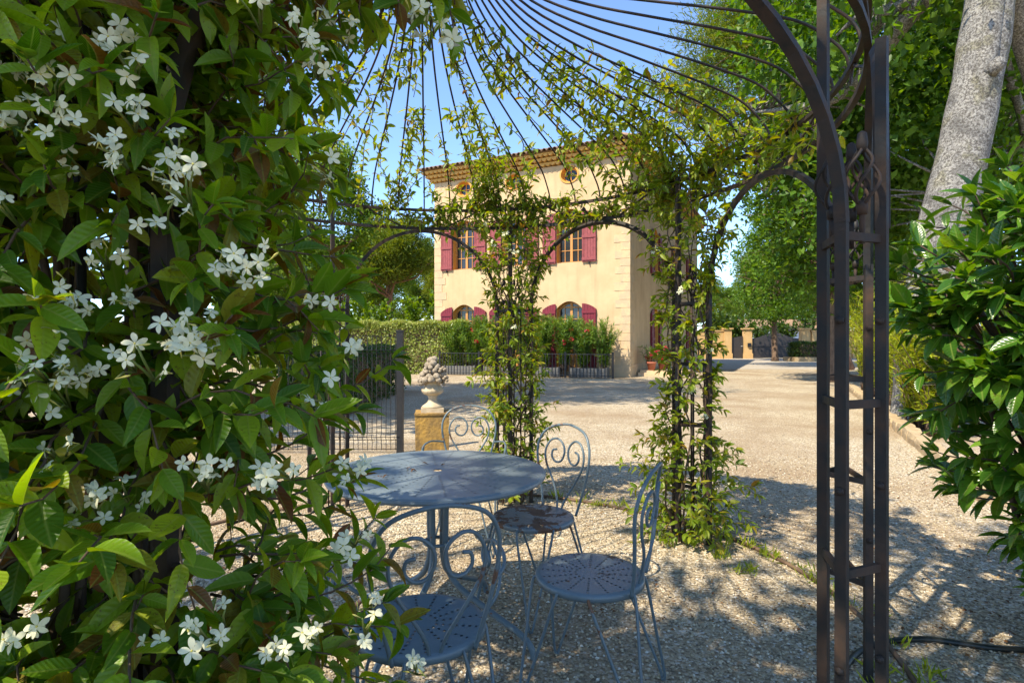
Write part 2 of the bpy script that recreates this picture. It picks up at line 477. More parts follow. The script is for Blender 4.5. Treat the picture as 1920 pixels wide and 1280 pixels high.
def tmesh(name, tpl, mat):
    mb = MB(); mb.add(tpl[0], tpl[1], 0, True); me = mb.mesh(name, mat)
    uv = me.uv_layers.new(name='UVMap')
    for l in me.loops:
        v = tpl[0][l.vertex_index]; uv.data[l.index].uv = (v[0] + 0.5, v[1])
    return me

def frame_matrix(p, d, n, s, w=None):
    Y = Vector(d).normalized(); X = Y.cross(Vector(n))
    X = X.normalized() if X.length > 1e-5 else Y.orthogonal().normalized()
    Z = X.cross(Y)
    w = w or s
    m = Matrix(((X.x * w, Y.x * s, Z.x * s, p[0]), (X.y * w, Y.y * s, Z.y * s, p[1]), (X.z * w, Y.z * s, Z.z * s, p[2]), (0, 0, 0, 1)))
    return m

def leaves_to_parts(root, leaves, tpls, mat, name='leaf', stuff='foliage', nmax=300):
    """leaves: (pos, dir, normal, size). The nmax that show largest become parts, the rest one stuff part."""
    sc = []
    for i, (p, d, n, s) in enumerate(leaves):
        x, y = screen(p)
        inside = p[1] > 0.25 and -20 < x < 1940 and -20 < y < 1300
        sc.append(s / max(p[1], 0.3) if inside else -1.0 / (1 + s))
    order = sorted(range(len(leaves)), key=lambda i: -sc[i])
    pick = [i for i in order[:nmax] if sc[i] > 0]
    ps = set(pick)
    ms = [tmesh(name, t, mat) for t in tpls]
    off = Matrix.Translation(-Vector(root.location))
    for k, i in enumerate(pick):
        p, d, n, s = leaves[i]
        o = link(name, ms[k % len(ms)], root)
        o.matrix_local = off @ frame_matrix(p, d, n, s)
    rest = [leaves[i] for i in range(len(leaves)) if i not in ps]
    for k, t in enumerate(tpls[:2]):
        rr = rest[k::2]
        if not rr: continue
        me = scatter_mesh(stuff, t[0], t[1], [tuple(l[0]) for l in rr], [tuple(l[1]) for l in rr], [tuple(l[2]) for l in rr], [l[3] for l in rr], mat)
        o = link(stuff, me, root, world_coords=True); o['kind'] = 'stuff'

def rv(rng):
    while True:
        v = Vector((rng.uniform(-1, 1), rng.uniform(-1, 1), rng.uniform(-1, 1)))
        if 0.05 < v.length < 1: return v.normalized()

def stem_leaves(path, sp, size, rng, out=None, droop=0.35, skip=0.0):
    """opposite leaves along a stem"""
    res = []; acc = 0; flip = rng.random() * PI
    for i in range(1, len(path)):
        seg = path[i] - path[i - 1]; L = seg.length
        if L < 1e-6: continue
        t = seg / L
        acc += L
        while acc >= sp:
            acc -= sp; flip += PI / 2 + rng.uniform(-0.3, 0.3)
            a = t.orthogonal().normalized(); b = t.cross(a)
            for sgn in (1, -1):
                if rng.random() < skip: continue
                d = (a * math.cos(flip) + b * math.sin(flip)) * sgn + t * 0.45 + rv(rng) * 0.35 + Vector((0, 0, -droop))
                if out: d += out(path[i]) * 0.45
                n = Vector((0, 0, 1)) + rv(rng) * 0.6
                if out: n += out(path[i]) * 0.6
                res.append((path[i] - t * acc, d.normalized(), n, size * rng.uniform(0.65, 1.2)))
    return res

# ================================================================== GROUND
mb = MB(); mb.add([(-300, -300, 0), (300, -300, 0), (300, 500, 0), (-300, 500, 0)], [(0, 1, 2, 3)])
g = link('ground', mb.mesh('ground', M['gravel'])); g['kind'] = 'structure'
mb = MB(); mb.add([(7.6, 27.2, 0.004), (40, 25.5, 0.004), (40, 43.6, 0.004), (11.5, 43.6, 0.004)], [(0, 1, 2, 3)])
g = link('driveway', mb.mesh('driveway', M['concrete'])); g['kind'] = 'structure'

# ================================================================== HOUSE
HR = Vector((4.36, 21.0, 0)); HRZ = math.atan2(-0.44, 0.898)
HW, HD, HH = 8.6, 17.0, 8.2
house = thing('house', 'cream three storey villa with red shutters and ochre tiled eaves', 'house', HR, HRZ)

def arch_poly(x0, x1, z0, zs, rise, n=10):
    pts = [(x0, z0), (x1, z0)]
    for i in range(n + 1):
        t = i / n
        x = x1 + (x0 - x1) * t
        pts.append((x, zs + rise * (1 - (2 * t - 1) ** 2)))
    return pts
WC = [-2.38, -4.77, -7.14]
holes = []
for xc in WC:
    holes.append(('up', arch_poly(xc - 0.53, xc + 0.53, 4.38, 6.18, 0.28)))
    holes.append(('low', arch_poly(xc - 0.53, xc + 0.53, 0.16, 2.60, 0.28)))
    holes.append(('eye', [(xc + 0.34 * math.cos(-2 * PI * k / 24), 7.80 + 0.30 * math.sin(-2 * PI * k / 24)) for k in range(24)]))
SW = [4.45, 9.2, 13.6]
side_holes = []
for yc in SW:
    side_holes.append(('up', arch_poly(yc - 0.53, yc + 0.53, 4.2, 6.0, 0.28)))
    side_holes.append(('low', arch_poly(yc - 0.53, yc + 0.53, 0.16, 2.55, 0.28)))

def wall_with_holes(mb, outer, hs, f, depth):
    loops = [[Vector((p[0], p[1], 0)) for p in outer]] + [[Vector((p[0], p[1], 0)) for p in h] for h in hs]
    tris = tessellate_polygon(loops)
    flat = [p for l in loops for p in l]
    mb.add([f(p.x, p.y, 0) for p in flat], [tuple(t) for t in tris], 0)
    for h in hs:
        n = len(h)
        vs = [f(p[0], p[1], 0) for p in h] + [f(p[0], p[1], depth) for p in h]
        mb.add(vs, [(i, (i + 1) % n, n + (i + 1) % n, n + i) for i in range(n)], 1)
front = lambda a, b, c: (a, c, b)
side = lambda a, b, c: (-c, a, b)
mb = MB()
wall_with_holes(mb, [(-HW, 0), (0, 0), (0, HH), (-HW, HH)], [h for _, h in holes], front, 0.34)
wall_with_holes(mb, [(0, 0), (HD, 0), (HD, HH), (0, HH)], [h for _, h in side_holes], side, 0.34)
mb.add([(-HW, 0, 0), (-HW, HD, 0), (-HW, HD, HH), (-HW, 0, HH)], [(3, 2, 1, 0)])
mb.add([(-HW, HD, 0), (0, HD, 0), (0, HD, HH), (-HW, HD, HH)], [(3, 2, 1, 0)])
mb.add([(-HW, 0, HH), (0, 0, HH), (0, HD, HH), (-HW, HD, HH)], [(0, 1, 2, 3)])
link('wall', mb.mesh('wall', [M['render'], M['ochre']]), house)
# dark room behind the windows
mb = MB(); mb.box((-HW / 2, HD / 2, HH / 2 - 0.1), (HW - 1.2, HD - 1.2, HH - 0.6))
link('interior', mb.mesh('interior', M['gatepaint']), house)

def window(f, poly, xc, z0, zs, rise, rows, nm, solid=0.0):
    """frame and muntins as the window mesh, every pane a child"""
    mb = MB(); D0, D1 = 0.24, 0.30
    inner = [(xc + (p[0] - xc) * 0.90, z0 + 0.06 + (p[1] - z0) * 0.95) for p in poly]
    n = len(poly)
    outer2 = [(xc + (p[0] - xc) * 0.995, z0 + 0.003 + (p[1] - z0) * 0.995) for p in poly]
    vs = [f(*p, D0) for p in outer2] + [f(*p, D0) for p in inner] + [f(*p, D1) for p in inner]
    fs = [(i, (i + 1) % n, n + (i + 1) % n, n + i) for i in range(n)] + [(n + i, n + (i + 1) % n, 2 * n + (i + 1) % n, 2 * n + i) for i in range(n)]
    mb.add(vs, fs)
    def bar(a0, a1, b0, b1, d0=D0 + 0.006, d1=D1):
        mb.prism([(a0, b0), (a1, b0), (a1, b1), (a0, b1)], d0, d1, f)
    top = zs + rise * 0.95
    bar(xc - 0.05, xc + 0.05, z0 + 0.05, top)
    zb = z0 + 0.05 + solid
    if solid: bar(xc - 0.47, xc + 0.47, z0 + 0.05, zb, D0 + 0.012)
    zz = [zb + (zs + 0.06 - zb) * k / rows for k in range(rows + 1)]
    for k in range(1, rows): bar(xc - 0.47, xc + 0.47, zz[k] - 0.014, zz[k] + 0.014, D0 + 0.016)
    bar(xc - 0.47, xc + 0.47, zs + 0.03, zs + 0.09, D0 + 0.010)
    for s in (-1, 1): bar(xc + s * 0.27 - 0.013, xc + s * 0.27 + 0.013, zb, zs + 0.05, D0 + 0.018)
    w = link('window', mb.mesh('window', M['frame']), house)
    for k in range(rows):
        for (a, b) in ((-0.47, -0.27), (-0.27, -0.05), (0.05, 0.27), (0.27, 0.47)):
            pm = MB(); j = 0.002
            pm.prism([(xc + a, zz[k]), (xc + b, zz[k]), (xc + b, zz[k + 1]), (xc + a, zz[k + 1])], D0 + 0.04 + j, D0 + 0.046 + j, f)
            link('pane', pm.mesh('pane', M['glass']), w)
    pm = MB()
    pts = [(xc - 0.47, zs + 0.06)] + [(xc + 0.47, zs + 0.06)] + [(xc + 0.47 - 0.94 * i / 8, zs + rise * 0.93 * (1 - (1 - 2 * i / 8) ** 2 * 0.8)) for i in range(9)]
    pm.prism(pts, D0 + 0.04, D0 + 0.046, f)
    link('pane', pm.mesh('pane', M['glass']), w)

def shutter(f, x0, x1, z0, z1, slope, mat):
    """boarded shutter folded back on the wall; slope>0 raises the x1 side"""
    mb = MB(); n = 5; wd = (x1 - x0) / n
    for k in range(n):
        a, b = x0 + wd * k + 0.004, x0 + wd * (k + 1) - 0.004
        za = z1 + slope * (1 - ((x1 - a) / (x1 - x0)) ** 2) if slope > 0 else z1 - slope * (1 - ((a - x0) / (x1 - x0)) ** 2)
        zb = z1 + slope * (1 - ((x1 - b) / (x1 - x0)) ** 2) if slope > 0 else z1 - slope * (1 - ((b - x0) / (x1 - x0)) ** 2)
        mb.prism([(a, z0), (b, z0), (b, zb), (a, za)], -0.075, -0.04, f)
    mb.prism([(x0, z0 + 0.01), (x1, z0 + 0.01), (x1, z1), (x0, z1)], -0.045, -0.018, f)
    H = z1 - z0
    for zz in (z0 + 0.06, z0 + H * 0.52, z1 - 0.16):
        mb.prism([(x0 + 0.002, zz), (x1 - 0.002, zz), (x1 - 0.002, zz + 0.11), (x0 + 0.002, zz + 0.11)], -0.105, -0.07, f)
    for s in (x0 + 0.012, x1 - 0.05):
        mb.prism([(s, z0 + 0.004), (s + 0.04, z0 + 0.004), (s + 0.04, z1 - 0.02), (s, z1 - 0.02)], -0.093, -0.07, f)
    o = link('shutter', mb.mesh('shutter', mat), house)
    hg = MB()
    hg.prism([((x0 + x1) / 2 - 0.02, z0 - 0.09), ((x0 + x1) / 2 + 0.02, z0 - 0.09), ((x0 + x1) / 2 + 0.012, z0 + 0.02), ((x0 + x1) / 2 - 0.012, z0 + 0.02)], -0.10, 0.01, f)
    link('shutter_stop', hg.mesh('shutter_stop', M['black']), o)
for kind, poly in holes:
    if kind == 'eye': continue
    xc = (poly[0][0] + poly[1][0]) / 2
    if kind == 'up':
        window(front, poly, xc, 4.38, 6.18, 0.28, 4, 'up')
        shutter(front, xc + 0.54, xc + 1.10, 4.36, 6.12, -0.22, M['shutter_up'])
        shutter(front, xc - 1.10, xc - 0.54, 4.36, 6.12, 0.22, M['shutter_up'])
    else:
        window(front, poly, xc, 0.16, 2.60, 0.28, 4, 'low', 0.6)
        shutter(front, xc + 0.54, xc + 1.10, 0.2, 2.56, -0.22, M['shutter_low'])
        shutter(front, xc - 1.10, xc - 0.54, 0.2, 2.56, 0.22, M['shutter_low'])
for kind, poly in side_holes:
    xc = (poly[0][0] + poly[1][0]) / 2
    z0, zs = (4.2, 6.0) if kind == 'up' else (0.16, 2.55)
    window(side, poly, xc, z0, zs, 0.28, 4, kind, 0.0 if kind == 'up' else 0.6)
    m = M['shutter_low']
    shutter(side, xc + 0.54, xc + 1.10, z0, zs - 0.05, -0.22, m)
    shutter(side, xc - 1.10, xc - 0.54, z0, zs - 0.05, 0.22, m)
for xc in WC:        # round attic windows
    mb = MB(); n = 28
    ring = lambda r, y: [(xc + r * math.cos(2 * PI * k / n), y, 7.80 + 0.88 * r * math.sin(2 * PI * k / n)) for k in range(n)]
    vs = ring(0.40, 0.0) + ring(0.40, -0.03) + ring(0.34, -0.03) + ring(0.30, 0.2) + ring(0.26, 0.2) + ring(0.26, 0.24)
    fs = [(j * n + i, j * n + (i + 1) % n, (j + 1) * n + (i + 1) % n, (j + 1) * n + i) for j in range(5) for i in range(n)]
    mb.add(vs, fs)
    mb.box((xc, 0.22, 7.80), (0.03, 0.03, 0.46)); mb.box((xc, 0.224, 7.80), (0.52, 0.03, 0.03))
    o = link('round_window', mb.mesh('round_window', M['ochre']), house)
    pm = MB(); pm.add(ring(0.27, 0.235), [tuple(range(n))])
    link('pane', pm.mesh('pane', M['glass']), o)
# quoins
rg = random.Random(4)
for xs, sgn in ((0, -1), (-HW, 1)):
    z = 0.45
    k = 0
    while z < HH - 0.3:
        h = 0.30 + rg.uniform(-0.02, 0.03)
        wf = (0.58 if k % 2 else 0.36) + rg.uniform(-0.05, 0.05)
        wsd = (0.36 if k % 2 else 0.58) + rg.uniform(-0.05, 0.05)
        e = 0.012 + rg.uniform(0, 0.006)
        qb = MB()
        if sgn < 0:
            poly = [(e, -e), (e, wsd), (-0.05, wsd), (-0.05, 0.05), (-wf, 0.05), (-wf, -e)]
        else:
            poly = [(-HW - e, -e), (-HW + wf, -e), (-HW + wf, 0.05), (-HW + 0.05, 0.05), (-HW + 0.05, wsd), (-HW - e, wsd)]
        qb.prism(poly, z + 0.006, z + h - 0.006)
        link('quoin', qb.mesh('quoin', M['quoin']), house)
        z += h; k += 1
mb = MB()   # plinth
mb.prism([(0.03, -0.03), (0.03, HD), (-0.05, HD), (-0.05, 0.05), (-0.9, 0.05), (-0.9, -0.03)], -0.05, 0.45)
link('plinth', mb.mesh('plinth', M['quoin']), house)
# eaves: three corbelled rows of half tiles, then the roof tiles
def half_tile(r, L, n=7, t=0.016):
    vs = []
    for y in (0, L):
        for rr in (r, r - t):
            vs += [(rr * math.cos(PI * k / n), y, rr * math.sin(PI * k / n)) for k in range(n + 1)]
    m = n + 1; fs = []
    for k in range(n):
        fs += [(k, k + 1, 2 * m + k + 1, 2 * m + k), (m + k + 1, m + k, 3 * m + k, 3 * m + k + 1), (k + 1, k, m + k, m + k + 1)]
    return vs, fs
def corbel_tile(r, L, n=8):
    m = n + 1
    vs = [(r * math.cos(PI * k / n), y, -r * math.sin(PI * k / n)) for y in (0, L) for k in range(m)]
    fs = [(k + 1, k, m + k, m + k + 1) for k in range(n)] + [tuple(range(m)), tuple(range(2 * m - 1, m - 1, -1))]
    return vs, fs
et = MB(); v, f_ = corbel_tile(0.098, 0.42); et.add(v, f_, 0, False); et_me = et.mesh('eave_tile', M['tile'])
rt = MB(); v, f_ = half_tile(0.10, 1.3); rt.add(v, f_, 0, False); rt_me = rt.mesh('roof_tile', M['rooftile'])
for row in range(3):
    e = 0.125 * (row + 1); z = HH + 0.155 * row
    mb = MB(); mb.box((-HW / 2, HD / 2, z + 0.135), (HW + 2 * e - 0.01, HD + 2 * e - 0.01, 0.038))
    link('eave_bed', mb.mesh('eave_bed', M['tile']), house)
    n = int((HW + 2 * e) / 0.21)
    for k in range(n + 1):
        o = link('eave_tile', et_me, house)
        o.location = (-HW - e + (HW + 2 * e) * k / n, -e, z + 0.114)
    vs, fs = corbel_tile(0.098, 0.42)
    sm = MB()
    m2 = int((HD + 2 * e) / 0.21)
    for k in range(1, m2 + 1):
        yy = -e + (HD + 2 * e) * k / m2
        for sx, xx in ((-1, e), (1, -HW - e)):
            sm.add([(xx + sx * v[1], yy + v[0] * sx, z + 0.114 + v[2]) for v in vs], fs)
    o = link('side_eave_tiles', sm.mesh('side_eave_tiles', M['tile']), house); o['kind'] = 'stuff'
E = 0.47; zr = HH + 0.485
mb = MB()
rv_ = [(-HW - E, -E, zr), (E, -E, zr), (E, HD + E, zr), (-HW - E, HD + E, zr), (-HW / 2, 4.0, zr + 1.45), (-HW / 2, HD - 4.0, zr + 1.45)]
mb.add(rv_, [(0, 1, 4), (1, 2, 5, 4), (2, 3, 5), (3, 0, 4, 5), (3, 2, 1, 0)])
roof = link('roof', mb.mesh('roof', M['rooftile']), house)
n = 44
for k in range(n + 1):
    o = link('roof_tile', rt_me, roof); o.location = (-HW - E + (HW + 2 * E) * k / n, -E - 0.07, zr - 0.01); o.rotation_euler = (R(16), 0, rg.uniform(-0.02, 0.02))
sm = MB(); vs, fs = half_tile(0.10, 1.3)
for k in range(1, 86):
    yy = -E + (HD + 2 * E) * k / 86
    c, s = math.cos(R(16)), math.sin(R(16))
    sm.add([(E + 0.07 - v[1] * c + v[2] * s, yy + v[0], zr - 0.01 + v[1] * s + v[2] * c) for v in vs], fs)
o = link('side_roof_tiles', sm.mesh('side_roof_tiles', M['rooftile']), roof); o['kind'] = 'stuff'
# step at the corner entrance
mb = MB(); mb.box((0.85, 2.6, 0.06), (1.5, 3.6, 0.16)); mb.box((0.75, 2.6, 0.17), (1.2, 3.3, 0.1))
link('entrance_step', mb.mesh('entrance_step', M['quoin']), house)

def hloc(x, y, z=0.0):
    c, s = math.cos(HRZ), math.sin(HRZ)
    return Vector((HR.x + x * c - y * s, HR.y + x * s + y * c, z))

# wall lantern
lt = thing('wall_lantern', 'black wall lantern on scrolled bracket at far end of the villa side', 'lantern', hloc(0.0, 16.2, 2.4), HRZ)
mb = MB()
mb.tube(cat_rom([(0, 0, -0.25), (0.25, 0, -0.22), (0.42, 0, -0.05), (0.45, 0, 0.08)], 6), 0.022, 6)
mb.box((0.0, 0, -0.2), (0.05, 0.12, 0.3))
link('bracket', mb.mesh('bracket', M['black']), lt)
mb = MB(); mb.lathe([(0.06, 0.08), (0.10, 0.1), (0.17, 0.44), (0.2, 0.46), (0.13, 0.56), (0.05, 0.62), (0.06, 0.66), (0.02, 0.72)], 6, (0.45, 0, 0), smooth=False)
link('lamp_cage', mb.mesh('lamp_cage', M['black']), lt)
mb = MB(); mb.lathe([(0.104, 0.12), (0.172, 0.43)], 6, (0.45, 0, 0), smooth=False)
for k in range(6): pass
link('lamp_glass', mb.mesh('lamp_glass', M['lampglass']), lt)

# ================================================================== IRON RAILING, PLANTERS, OLEANDERS
A = Vector((3.55, 20.0, 0)); B = Vector((-2.9, 22.75, 0))
dirAB = (B - A).normalized(); LAB = (B - A).length
fence = thing('front_railing', 'low black railing of thin bars in front of the villa oleanders', 'railing', A)
def seg_box(mb, p, q, w, h):
    m = (p + q) / 2; d = q - p
    mb.box(m, (d.length, w, h), math.atan2(d.y, d.x))
mb = MB(); up = Vector((0, 0, 0.86)); lo = Vector((0, 0, 0.1))
seg_box(mb, A + up, B + up, 0.03, 0.025); seg_box(mb, A + lo, B + lo, 0.03, 0.025)
link('rail', mb.mesh('rail', M['black']), fence, world_coords=True)
pm = MB(); pm.box((0, 0, 0.47), (0.07, 0.07, 0.94)); pme = pm.mesh('post', M['black'])
bm_ = MB(); bm_.box((0, 0, 0.46), (0.02, 0.02, 0.86)); bme = bm_.mesh('bar', M['black'])
for k in range(5): link('post', pme, fence, loc=(dirAB * (LAB * k / 4)))
nb = int(LAB / 0.13)
for k in range(1, nb):
    link('bar', bme, fence, loc=dirAB * (LAB * k / nb))
nrm = Vector((0.44, 0.898, 0)).normalized()
rg = random.Random(9)
pl_ang = math.atan2(dirAB.y, dirAB.x)
lab_pl = ['grey wooden planter box behind the railing at the villa corner', 'grey wooden planter box behind the railing, second from the villa corner', 'grey wooden planter box behind the railing, third from the villa corner', 'grey wooden planter box at the hedge end of the railing']
for k in range(4):
    c = A + dirAB * (LAB * (k + 0.5) / 4 + 0.1) + nrm * 0.36
    t = thing('planter_box', lab_pl[k], 'planter', c, pl_ang, 'wooden planters behind the railing')
    L = LAB / 4 - 0.45
    for s in (-1, 1):
        for j in range(2):
            b = MB(); b.box((0, s * 0.2, 0.10 + 0.17 * j), (L, 0.03, 0.162)); link('plank', b.mesh('plank', M['wood']), t)
        b = MB(); b.box((s * (L / 2 + 0.025), 0, 0.19), (0.045, 0.44, 0.38)); link('end_board', b.mesh('end_board', M['wood']), t)
    b = MB(); b.box((0, 0, 0.15), (L - 0.01, 0.36, 0.28)); link('soil', b.mesh('soil', M['bark']), t)

def shrub_stems(rng, n, h, spread, base_r):
    paths = []
    for _ in range(n):
        a = rng.uniform(0, 2 * PI); lean = rng.uniform(0.1, 1) * spread
        hh = h * rng.uniform(0.6, 1.05)
        p0 = Vector((math.cos(a) * base_r * rng.random(), math.sin(a) * base_r * rng.random(), 0))
        p3 = p0 + Vector((math.cos(a) * lean, math.sin(a) * lean, hh))
        p1 = p0 + Vector((math.cos(a) * lean * 0.15, math.sin(a) * lean * 0.15, hh * 0.4)) + rv(rng) * 0.04
        p2 = p0 + Vector((math.cos(a) * lean * 0.5, math.sin(a) * lean * 0.5, hh * 0.75)) + rv(rng) * 0.06
        paths.append(cat_rom([p0, p1, p2, p3], 5))
    return paths

def shrub(name, label, cat, loc, rng, nst, h, spread, lmat, leafsize, sp=0.05, tpl=LANCE, flowers=0, fmat=None, start=0.25, group=None, fsize=0.07, whorl=3, base_r=0.12):
    t = thing(name, label, cat, loc, 0, group)
    paths = shrub_stems(rng, nst, h, spread, base_r)
    mb = MB(); L = []
    for p in paths:
        mb.tube(p, [0.012 * (1 - 0.75 * i / (len(p) - 1)) for i in range(len(p))], 5)
        tot = sum((p[i + 1] - p[i]).length for i in range(len(p) - 1)); acc = 0; run = 0
        for i in range(1, len(p)):
            sg = p[i] - p[i - 1]; run += sg.length; acc += sg.length
            if run < tot * start: acc = 0; continue
            tt = sg.normalized()
            while acc > sp:
                acc -= sp
                for _ in range(whorl):
                    d = (rv(rng) + tt * 0.7 + Vector((0, 0, 0.1)))
                    L.append((p[i] + rv(rng) * 0.02, d, Vector((0, 0, 1)) + rv(rng) * 0.7, leafsize * rng.uniform(0.6, 1.15)))
    link('stem', mb.mesh('stem', M['twig']), t)
    o = link('foliage', scatter_mesh('foliage', tpl[0], tpl[1], [tuple(l[0]) for l in L], [tuple(l[1]) for l in L], [tuple(l[2]) for l in L], [l[3] for l in L], lmat), t)
    o['kind'] = 'stuff'
    for k in range(flowers):
        p = rng.choice(paths); q = p[rng.randint(int(len(p) * 0.5), len(p) - 1)]
        fb = MB()
        for _ in range(14):
            d = rv(rng); c = Vector(q) + rv(rng) * fsize * 0.7
            a = d.orthogonal().normalized() * fsize * 0.45; b = d.cross(a)
            fb.add([c - a, c - b, c + a + d * 0.01, c + b], [(0, 1, 2, 3)])
        link('flower_head', fb.mesh('flower_head', fmat), t)
    return t
ol_lab = ['oleander bush nearest the villa corner, thin at its edge', 'oleander bush with red blooms behind the railing, second from the villa corner', 'oleander bush with red blooms behind the railing, third from the villa corner', 'oleander bush behind the railing before the middle door', 'oleander bush just left of the middle door behind the railing', 'oleander bush with red blooms before the shutter between two doors', 'oleander bush before the left ground floor door', 'oleander bush with red blooms beside the left ground floor door', 'oleander bush at the hedge end of the railing']
for k in range(9):
    c = A + dirAB * (LAB * (k + 0.55) / 9.3) + nrm * 0.36
    shrub('oleander_bush', ol_lab[k], 'bush', c + Vector((0, 0, 0.25)), rg, 44 if k else 26, 1.80 + rg.uniform(-0.15, 0.2), 0.60, M['oleander'], 0.21, 0.032, LANCE, (7 if 'red' in ol_lab[k] else 0), M['redflower'], 0.15, 'oleanders in the planters', fsize=0.10)

# potted flowers by the corner step
for k, (x, y, lab, h) in enumerate([(0.55, 1.1, 'terracotta pot of pink and red flowers on the step by the villa corner', 0.55), (0.8, 1.9, 'terracotta pot of bright red geraniums further along the villa step', 0.5), (0.7, 2.9, 'terracotta pot of red flowers beside the side door shutter', 0.6)]):
    c = hloc(x, y, 0.21)
    t = shrub('flower_pot', lab, 'flower pot', c, rg, 11, h + 0.35, 0.35, M['oleander'], 0.16, 0.05, LANCE, 9, M['redflower'], 0.45, fsize=0.09)
    b = MB(); b.lathe([(0.12, 0.0), (0.17, 0.26), (0.19, 0.27), (0.19, 0.33), (0.16, 0.33), (0.15, 0.28)], 18)
    link('pot', b.mesh('pot', M['terracotta']), t)

# ================================================================== BOUNDARY WALL AND GATES
GD = 44.0
def gx(px, d=GD): return (px - 960) / FPX * d
wl = thing('boundary_wall', 'ochre rendered boundary wall between the villa and the small gate', 'wall', (gx(1340), GD, 0))
mb = MB(); x0, x1 = 11.0, gx(1356)
mb.box(((x0 + x1) / 2, GD, 1.05), (x1 - x0, 0.3, 2.1)); link('wall', mb.mesh('wall', M['wallrender']), wl, world_coords=True)
mb = MB(); mb.box(((x0 + x1) / 2, GD, 2.14), (x1 - x0, 0.42, 0.08)); link('coping', mb.mesh('coping', M['wallrender']), wl, world_coords=True)
wr = thing('boundary_wall', 'ochre rendered boundary wall with recessed panel right of the double gate', 'wall', (gx(1530), GD, 0))
mb = MB(); x0, x1 = gx(1518), 46.0
mb.box(((x0 + x1) / 2, GD + 0.1, 1.05), (x1 - x0, 0.3, 2.1)); mb.box((x0 + 0.35, GD - 0.08, 1.05), (0.5, 0.14, 2.06)); mb.box((x0 + 3.5, GD - 0.08, 1.05), (0.5, 0.14, 2.06)); mb.box((x0 + 1.9, GD - 0.08, 1.95), (2.7, 0.14, 0.26))
link('wall', mb.mesh('wall', M['wallrender']), wr, world_coords=True)
mb = MB(); mb.box(((x0 + x1) / 2, GD + 0.05, 2.14), (x1 - x0, 0.5, 0.08)); link('coping', mb.mesh('coping', M['wallrender']), wr, world_coords=True)
for px, w, lab in ((1363, 0.56, 'ochre gate pier between boundary wall and small gate'), (1401, 0.56, 'ochre gate pier with intercom box between the two gates'), (1508, 0.62, 'ochre gate pier right of the dark double gate')):
    t = thing('gate_pier', lab, 'gate pier', (gx(px), GD, 0), 0, 'gate piers')
    b = MB(); b.box((0, 0, 1.1), (w, 0.5, 2.2)); b.box((0, 0, 0.2), (w + 0.1, 0.6, 0.42)); link('shaft', b.mesh('shaft', M['wallrender']), t)
    b = MB(); b.box((0, 0, 2.23), (w + 0.1, 0.6, 0.08)); b.box((0, 0, 2.31), (w + 0.2, 0.7, 0.1)); link('cap', b.mesh('cap', M['wallrender']), t)
    if 'intercom' in lab:
        b = MB(); b.box((0.05, -0.3, 1.05), (0.26, 0.12, 0.3)); link('intercom_box', b.mesh('intercom_box', M['black']), t)
pg = thing('pedestrian_gate', 'narrow dark metal gate between two ochre piers', 'gate', (gx(1382), GD, 0))
w = gx(1392.5) - gx(1371)
b = MB(); b.prism([(-w / 2, 0.05), (w / 2, 0.05), (w / 2, 1.75), (0, 1.68), (-w / 2, 1.6)], -0.02, 0.02, lambda a, b_, c: (a, c, b_)); link('panel', b.mesh('panel', M['gatepaint']), pg)
b = MB(); b.box((w / 2 - 0.1, -0.06, 0.95), (0.14, 0.03, 0.03)); link('handle', b.mesh('handle', M['white']), pg)
dg = thing('double_gate', 'wide dark metal double gate with raised centre', 'gate', (gx(1453), GD, 0))
w = (gx(1497.5) - gx(1409)) / 2
for s in (-1, 1):
    pts = [(0.02, 0.06), (w, 0.06), (w, 1.55)] + [(w - (w - 0.02) * i / 10, 1.55 + 0.45 * math.sin(PI / 2 * i / 10) ** 2) for i in range(1, 11)]
    b = MB(); b.prism([(s * p[0], p[1]) for p in pts], -0.025, 0.025, lambda a, b_, c: (a, c, b_)); lf = link('gate_leaf', b.mesh('gate_leaf', M['gatepaint']), dg)
    b = MB(); b.box((s * w / 2, -0.045, 0.95), (w - 0.1, 0.04, 0.06)); b.box((s * 0.05, -0.045, 1.0), (0.06, 0.04, 1.85)); link('rail', b.mesh('rail', M['gatepaint']), lf)

